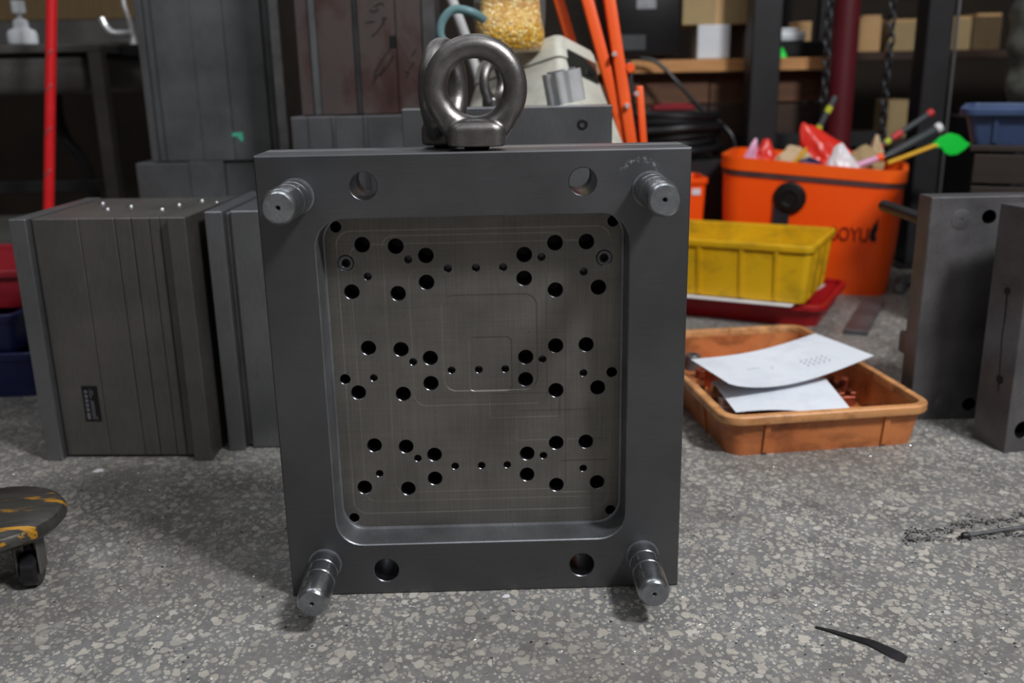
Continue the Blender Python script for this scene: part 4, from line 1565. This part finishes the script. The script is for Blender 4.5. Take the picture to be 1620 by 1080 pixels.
# far right rack with cartons
r2 = thing('storage_rack', 'dark steel rack at far right back holding cartons', 'rack', (1.15, 2.4, 0))
for z0 in (0.30, 0.595):
    bm = BM()
    box(bm, 0.0, 1.15, 0.0, 0.5, z0, z0 + 0.03, 0.002)
    obj('shelf_board', bm, 'dark_wood', r2)
for x in (0.0, 1.11):
    for y in (0.0, 0.46):
        bm = BM()
        box(bm, x, x + 0.04, y + 0.0, y + 0.04, 0, 1.2, 0.002)
        obj('rack_post', bm, 'dark_steel', r2)
bm = BM()
box(bm, 0.04, 1.11, 0.0, 0.04, 0.795, 0.88, 0.002)
obj('top_rail', bm, 'dark_steel', r2)
for nm, lab, x, y, wx, hz_, mt in (('cardboard_box', 'tan carton on the far right rack, between chain and black column', 1.395, 2.42, 0.10, 0.095, 'card'),
                                   ('cardboard_box', 'small pale carton on the far right rack beside the right chain', 1.30, 2.43, 0.075, 0.11, 'card_light'),
                                   ('cardboard_box', 'carton on the far right rack, right of the wide black column', 1.61, 2.42, 0.075, 0.10, 'card'),
                                   ('cardboard_box', 'dark carton near the wrapped bundle on the far right rack', 1.70, 2.44, 0.10, 0.11, 'board')):
    t = thing(nm, lab, 'box', (x, y, 0.6255))
    bm = BM()
    box(bm, 0, wx, 0, 0.2, 0, hz_, 0.001)
    obj('carton', bm, mt, t)
    bm = BM()
    box(bm, wx * .1, wx * 0.95, -0.001, 0.2, hz_, hz_ + 0.010)
    obj('lid_flap', bm, 'card_light', t)
bm = BM()
box(bm, 0, 0.045, 0, 0.1, 0, 0.115, 0.002)
box(bm, 0.003, 0.042, -0.002, 0.002, 0.01, 0.105)
tag(obj('orange_carton', bm, 'card_light', None, (1.035, 2.27, 0.6075)), 'pale orange carton beside the dark red column', 'box')
bm = BM()
box(bm, 0, 0.09, 0, 0.12, 0, 0.13, 0.002)
box(bm, 0.01, 0.08, -0.002, 0.001, 0.02, 0.11)
tag(obj('cardboard_box', bm, 'card', None, (1.42, 2.42, 0.3305)), 'tan carton low behind the right hanging chain', 'box')

# wrapped bundle at the right edge
wb = BM()
loops = []
for k in range(22):
    z = k * 0.02
    lp = []
    for i in range(32):
        a = 2 * PI * i / 32
        r = 0.13 * (1 + 0.16 * mnoise.noise(Vector((math.cos(a) * 1.6, math.sin(a) * 1.6, z * 11))) + 0.05 * math.sin(z * 60 + a))
        r *= 0.75 + 0.25 * math.sin(min(1, (k + 2) / 10) * PI / 2)
        lp.append((r * math.cos(a), r * math.sin(a), z))
    loops.append(lp)
loft(wb, loops)
tag(obj('wrapped_bundle', wb, 'wrap', None, (1.64, 1.80, 0.435), ang=40), 'bundle wrapped in grey plastic film above the blue tray', 'bundle')
bm = BM()
box(bm, 0, 0.42, 0, 0.4, 0, 0.43, 0.004)
for k in range(3):
    box(bm, 0.02, 0.40, -0.006, 0.001, 0.03 + k * 0.135, 0.145 + k * 0.135, 0.003)
tag(obj('drawer_cabinet', bm, 'dark_steel', None, (1.44, 1.60, 0)), 'dark cabinet under the wrapped bundle', 'cabinet')
# dark bench behind the bucket
bm = BM()
box(bm, 0, 0.45, 0, 0.055, 0.34, 0.385, 0.003)
for x in (0.0, 0.41):
    box(bm, x, x + 0.04, 0.01, 0.05, 0, 0.345, 0.002)
box(bm, 0.04, 0.41, 0.02, 0.035, 0.1, 0.345, 0.001)
tag(obj('low_bench', bm, 'dark_steel', None, (0.63, 1.955, 0)), 'low dark steel bench behind the orange bucket', 'bench')
bpy.data.objects['low_bench'].location = (0.775, 1.94, 0)

# ------------------------------------------------------------------ bench at left back
wbn = thing('sink_bench', 'dull steel sink bench at left back', 'bench', (-1.75, 1.6, 0))
bm = BM()
box(bm, 0.0, 0.765, 0.0, 0.55, 0.650, 0.672, 0.003)
obj('top', bm, 'bench', wbn)
bm = BM()
box(bm, 0.05, 0.71, 0.02, 0.50, 0.545, 0.650, 0.02, 0, 3)
obj('basin', bm, 'bench', wbn)
for x in (0.0, 0.728):
    for y in (0.0, 0.51):
        bm = BM()
        box(bm, x, x + 0.036, y, y + 0.036, 0, 0.65, 0.002)
        obj('leg', bm, 'bench', wbn)
bm = BM()
box(bm, 0.036, 0.728, 0.02, 0.045, 0.29, 0.32, 0.002)
obj('rail', bm, 'dark_steel', wbn)
bm = BM()
tube(bm, smooth_path([(0.52, 0.25, 0.545), (0.52, 0.25, 0.47), (0.545, 0.23, 0.41), (0.575, 0.23, 0.37), (0.60, 0.23, 0.28), (0.62, 0.23, 0.03)], 4), 0.018, 12)
obj('drain_pipe', bm, 'dark_steel', wbn)
# splash board
bm = BM()
box(bm, 0, 1.10, 0, 0.02, 0.762, 1.15, 0.002)
sb_ = thing('splash_board', 'old plywood splash board behind the sink bench', 'board', (-1.75, 2.17, 0))
obj('plywood', bm, 'board', sb_)
bm = BM()
box(bm, 0, 1.10, -0.012, 0.016, 0.69, 0.760, 0.002)
obj('rail', bm, 'bench', sb_)
for x in (0.0, 1.06):
    bm = BM()
    box(bm, x, x + 0.04, 0.018, 0.04, 0, 0.76, 0.001)
    obj('post', bm, 'dark_steel', sb_)
# bottle
bt_ = thing('pump_bottle', 'white plastic bottle top on the sink bench at top left corner', 'bottle', (-1.208, 1.66, 0.6725))
bm = BM()
lathe(bm, [(0.0, 0.0), (0.034, 0.0), (0.037, 0.004), (0.037, 0.028), (0.033, 0.036), (0.020, 0.042), (0.018, 0.060), (0.010, 0.066)], (0, 0, 0), 'z', 24)
obj('body', bm, 'white_plastic', bt_)
bm = BM()
lathe(bm, [(0.0065, 0.062), (0.0065, 0.078), (0.017, 0.080), (0.017, 0.11)], (0, 0, 0), 'z', 20)
obj('pump_head', bm, 'white_plastic', bt_)
# faucet
fa = thing('faucet', 'chrome tap above the sink bench', 'faucet', (-1.005, 1.75, 0.672))
bm = BM()
box(bm, 0.023, 0.08, -0.02, 0.10, -0.03, -0.0005, 0.002)
obj('bracket', bm, 'dark_steel', fa)
bm = BM()
tube(bm, smooth_path([(-0.025, 0.0, 0.07), (-0.015, 0, 0.045), (0.0, 0, 0.03), (0.03, 0, 0.028), (0.05, 0, 0.03)], 5), 0.009, 12)
obj('spout', bm, 'chrome', fa)
bm = BM()
tube(bm, [(0.055, 0, 0.0), (0.055, 0, 0.02), (0.050, 0, 0.06), (0.040, 0, 0.10), (0.034, 0, 0.20)], [0.014, 0.008, 0.006, 0.006, 0.005], 12)
obj('lever', bm, 'chrome', fa)
# red pole
rpole = thing('red_pole', 'red painted pole with worn rings leaning at left back', 'pole', (-1.115, 1.36, 0))
bm = BM()
p0, p1 = Vector((0, 0, 0)), Vector((0.125, 0.09, 1.0))
tube(bm, [p0, p1], 0.0125, 16)
obj('shaft', bm, 'red_pole', rpole)
for k, f in enumerate((0.36, 0.46, 0.56, 0.64)):
    bm = BM()
    c_ = p0.lerp(p1, f)
    hp = [c_ + Vector((0.0127 * math.cos(a), 0.0127 * math.sin(a), 0.012 * (a - 4.5))) for a in [3.6 + 0.15 * i for i in range(14)]]
    tube(bm, hp, 0.0016, 6)
    obj('spiral_stripe', bm, 'pin_end', rpole)
# timber leg leaning at left edge
bm = BM()
tube(bm, [(-1.30, 1.40, 0.0), (-1.32, 1.42, 0.62)], 0.018, 4)
box(bm, -1.33, -1.27, 1.37, 1.43, 0, 0.012, 0.002)
tag(obj('timber_batten', bm, 'dark_wood', None), 'brown timber batten at the left edge under the sink bench', 'batten')
# clutter in the gap between tall plates and rust stained plates
bm = BM()
for k in range(10):
    z = 0.0 + k * 0.085
    box(bm, -0.09 + 0.01 * math.sin(k * 2), 0.09 + 0.01 * math.cos(k * 3), 0, 0.2, z, z + 0.084, 0.006)
tag(obj('clutter_stack', bm, 'wrap', None, (-0.50, 1.62, 0)), 'dim grey stack seen in the gap beside the rust stained plates', 'stack')

# ------------------------------------------------------------------ dolly at left front
dl = thing('round_dolly', 'low round dolly with worn yellow paint at the left edge', 'dolly', (-0.5905, 0.058, 0), R(10))
bm = BM()
lathe(bm, [(0.02, 0.066), (0.066, 0.066), (0.078, 0.069), (0.0835, 0.075), (0.0835, 0.081), (0.080, 0.087), (0.074, 0.0895), (0.04, 0.0905), (0.01, 0.091)], (0, 0, 0), 'z', 56)
obj('disc', bm, 'dolly', dl)
for a in (-25, 65, 155, 245):
    cx, cy = 0.048 * math.cos(R(a)), 0.048 * math.sin(R(a))
    bm = BM()
    box(bm, cx - 0.014, cx - 0.011, cy - 0.014, cy + 0.014, 0.018, 0.066, 0.001)
    box(bm, cx + 0.011, cx + 0.014, cy - 0.014, cy + 0.014, 0.018, 0.066, 0.001)
    box(bm, cx - 0.017, cx + 0.017, cy - 0.017, cy + 0.017, 0.061, 0.0665, 0.001)
    fk = obj('caster_fork', bm, 'bench', dl)
    bm = BM()
    lathe(bm, [(0.006, -0.010), (0.019, -0.010), (0.022, -0.007), (0.022, 0.007), (0.019, 0.010), (0.006, 0.010)], (cx, cy, 0.022), 'x', 24)
    obj('wheel', bm, 'rubber', fk)

# ------------------------------------------------------------------ floor bits
bm = BM()
prof = [((0.3563, -0.0947), 0.0012), ((0.372, -0.104), 0.0028), ((0.392, -0.118), 0.0050), ((0.4035, -0.1255), 0.0062), ((0.412, -0.136), 0.0080), ((0.424, -0.151), 0.0085), ((0.4285, -0.157), 0.0060)]
d_ = Vector((0.80, -0.60, 0))
nrm = Vector((0.60, 0.80, 0))
loops = []
for (x, y), wv in prof:
    c_ = Vector((x, y, 0))
    loops.append([tuple(c_ - nrm * wv + Vector((0, 0, 0.0002))), tuple(c_ + nrm * wv + Vector((0, 0, 0.0002))), tuple(c_ + nrm * wv * 0.8 + Vector((0, 0, 0.0022))), tuple(c_ - nrm * wv * 0.8 + Vector((0, 0, 0.0018)))])
loft(bm, loops)
tag(obj('steel_sliver', bm, 'sliver', None), 'long dark pointed steel sliver on the floor at lower right', 'sliver')
rd = thing('steel_rod', 'thin steel rod lying on the floor at the right edge', 'rod', (0.6097, 0.094, 0.0045), math.atan2(0.0192, 0.0878))
bm = BM()
lathe(bm, [(0.0024, 0.004), (0.0024, 0.24)], (0, 0, 0), 'x', 12)
obj('shaft', bm, 'pin', rd)
bm = BM()
lathe(bm, [(0.0035, -0.003), (0.0045, -0.001), (0.0045, 0.005), (0.0025, 0.007)], (0, 0, 0), 'x', 14)
obj('head', bm, 'sliver', rd)


def scatter(name, label, n, area_fn, size, mat, seed, flat=0.35, cat='debris'):
    rn = random.Random(seed)
    vs, fs = [], []
    for _ in range(n):
        x, y, s = area_fn(rn)
        s *= rn.uniform(*size)
        k = len(vs)
        a0 = rn.uniform(0, 6.28)
        el = rn.uniform(0.3, 1.0)
        for i in range(4):
            a = a0 + i * PI / 2 + rn.uniform(-0.4, 0.4)
            q = Vector((math.cos(a) * s, math.sin(a) * s * el, 0))
            vs.append((x + q.x, y + q.y, 0.0001))
        tilt = rn.uniform(-0.3, 0.3) * s
        for i in range(4):
            b = vs[k + i]
            vs.append((x + (b[0] - x) * 0.7 + tilt, y + (b[1] - y) * 0.7, 0.0001 + s * flat * rn.uniform(0.5, 1.2)))
        fs.append((k + 4, k + 5, k + 6, k + 7))
        for i in range(4):
            j = (i + 1) % 4
            fs.append((k + i, k + j, k + 4 + j, k + 4 + i))
    me = bpy.data.meshes.new(name)
    me.from_pydata(vs, [], fs)
    me.materials.append(M[mat])
    o = bpy.data.objects.new(name, me)
    C.objects.link(o)
    return tag(o, label, cat, None, 'stuff')


def everywhere(rn):
    return rn.uniform(-0.75, 0.85), rn.uniform(-0.22, 0.42), 1.0


def lower_right(rn):
    return rn.gauss(0.33, 0.13), rn.gauss(-0.10, 0.05), 1.0


scatter('steel_shavings', 'tiny bright metal shavings scattered over the floor', 1100, everywhere, (0.0004, 0.0017), 'shaving', 11)
scatter('steel_shavings', 'bright metal shavings in front right of the big mold', 420, lower_right, (0.0005, 0.0022), 'shaving', 12)
scatter('dark_chips', 'small dark chips scattered over the floor', 500, everywhere, (0.0005, 0.0021), 'dark_chip', 13, 0.5)


def gouge(rn):
    u = rn.random()
    if rn.random() < 0.6:
        x = 0.54 + u * 0.30
        y = 0.100 + (u ** 0.7) * 0.072 + rn.gauss(0, 0.003 + 0.006 * rn.random() ** 2) + 0.005 * math.sin(u * 23) + 0.003 * math.sin(u * 57)
    else:
        x = 0.53 + u * 0.28
        y = 0.092 + rn.gauss(0, 0.0035) + 0.012 * u + 0.003 * math.sin(u * 17)
    return x, y, 1.0


scatter('concrete_rubble', 'dark rubble along the broken floor joint at right', 1300, gouge, (0.0004, 0.0026), 'dark_chip', 14, 0.5)
scatter('concrete_rubble', 'grey crumbs along the broken floor joint at right', 900, gouge, (0.0005, 0.0028), 'grey_crumb', 15, 0.5)
for k, (x, y, s, lab) in enumerate(((-0.602, 0.384, 0.009, 'small white paper scrap on the floor in front of the stickered mold'), (0.023, -0.014, 0.005, 'tiny white scrap at the foot of the big mold'))):
    bm = BM()
    sh = [(-1, -0.3), (-0.2, -0.6), (1, -0.2), (0.7, 0.5), (-0.4, 0.6)]
    loft(bm, [[(px * s, py * s, 0.0002) for px, py in sh], [(px * s * 0.9, py * s * 0.9, 0.0016 + 0.001 * px) for px, py in sh]])
    tag(obj('paper_scrap', bm, 'white_film', None, (x, y, 0)), lab, 'scrap')
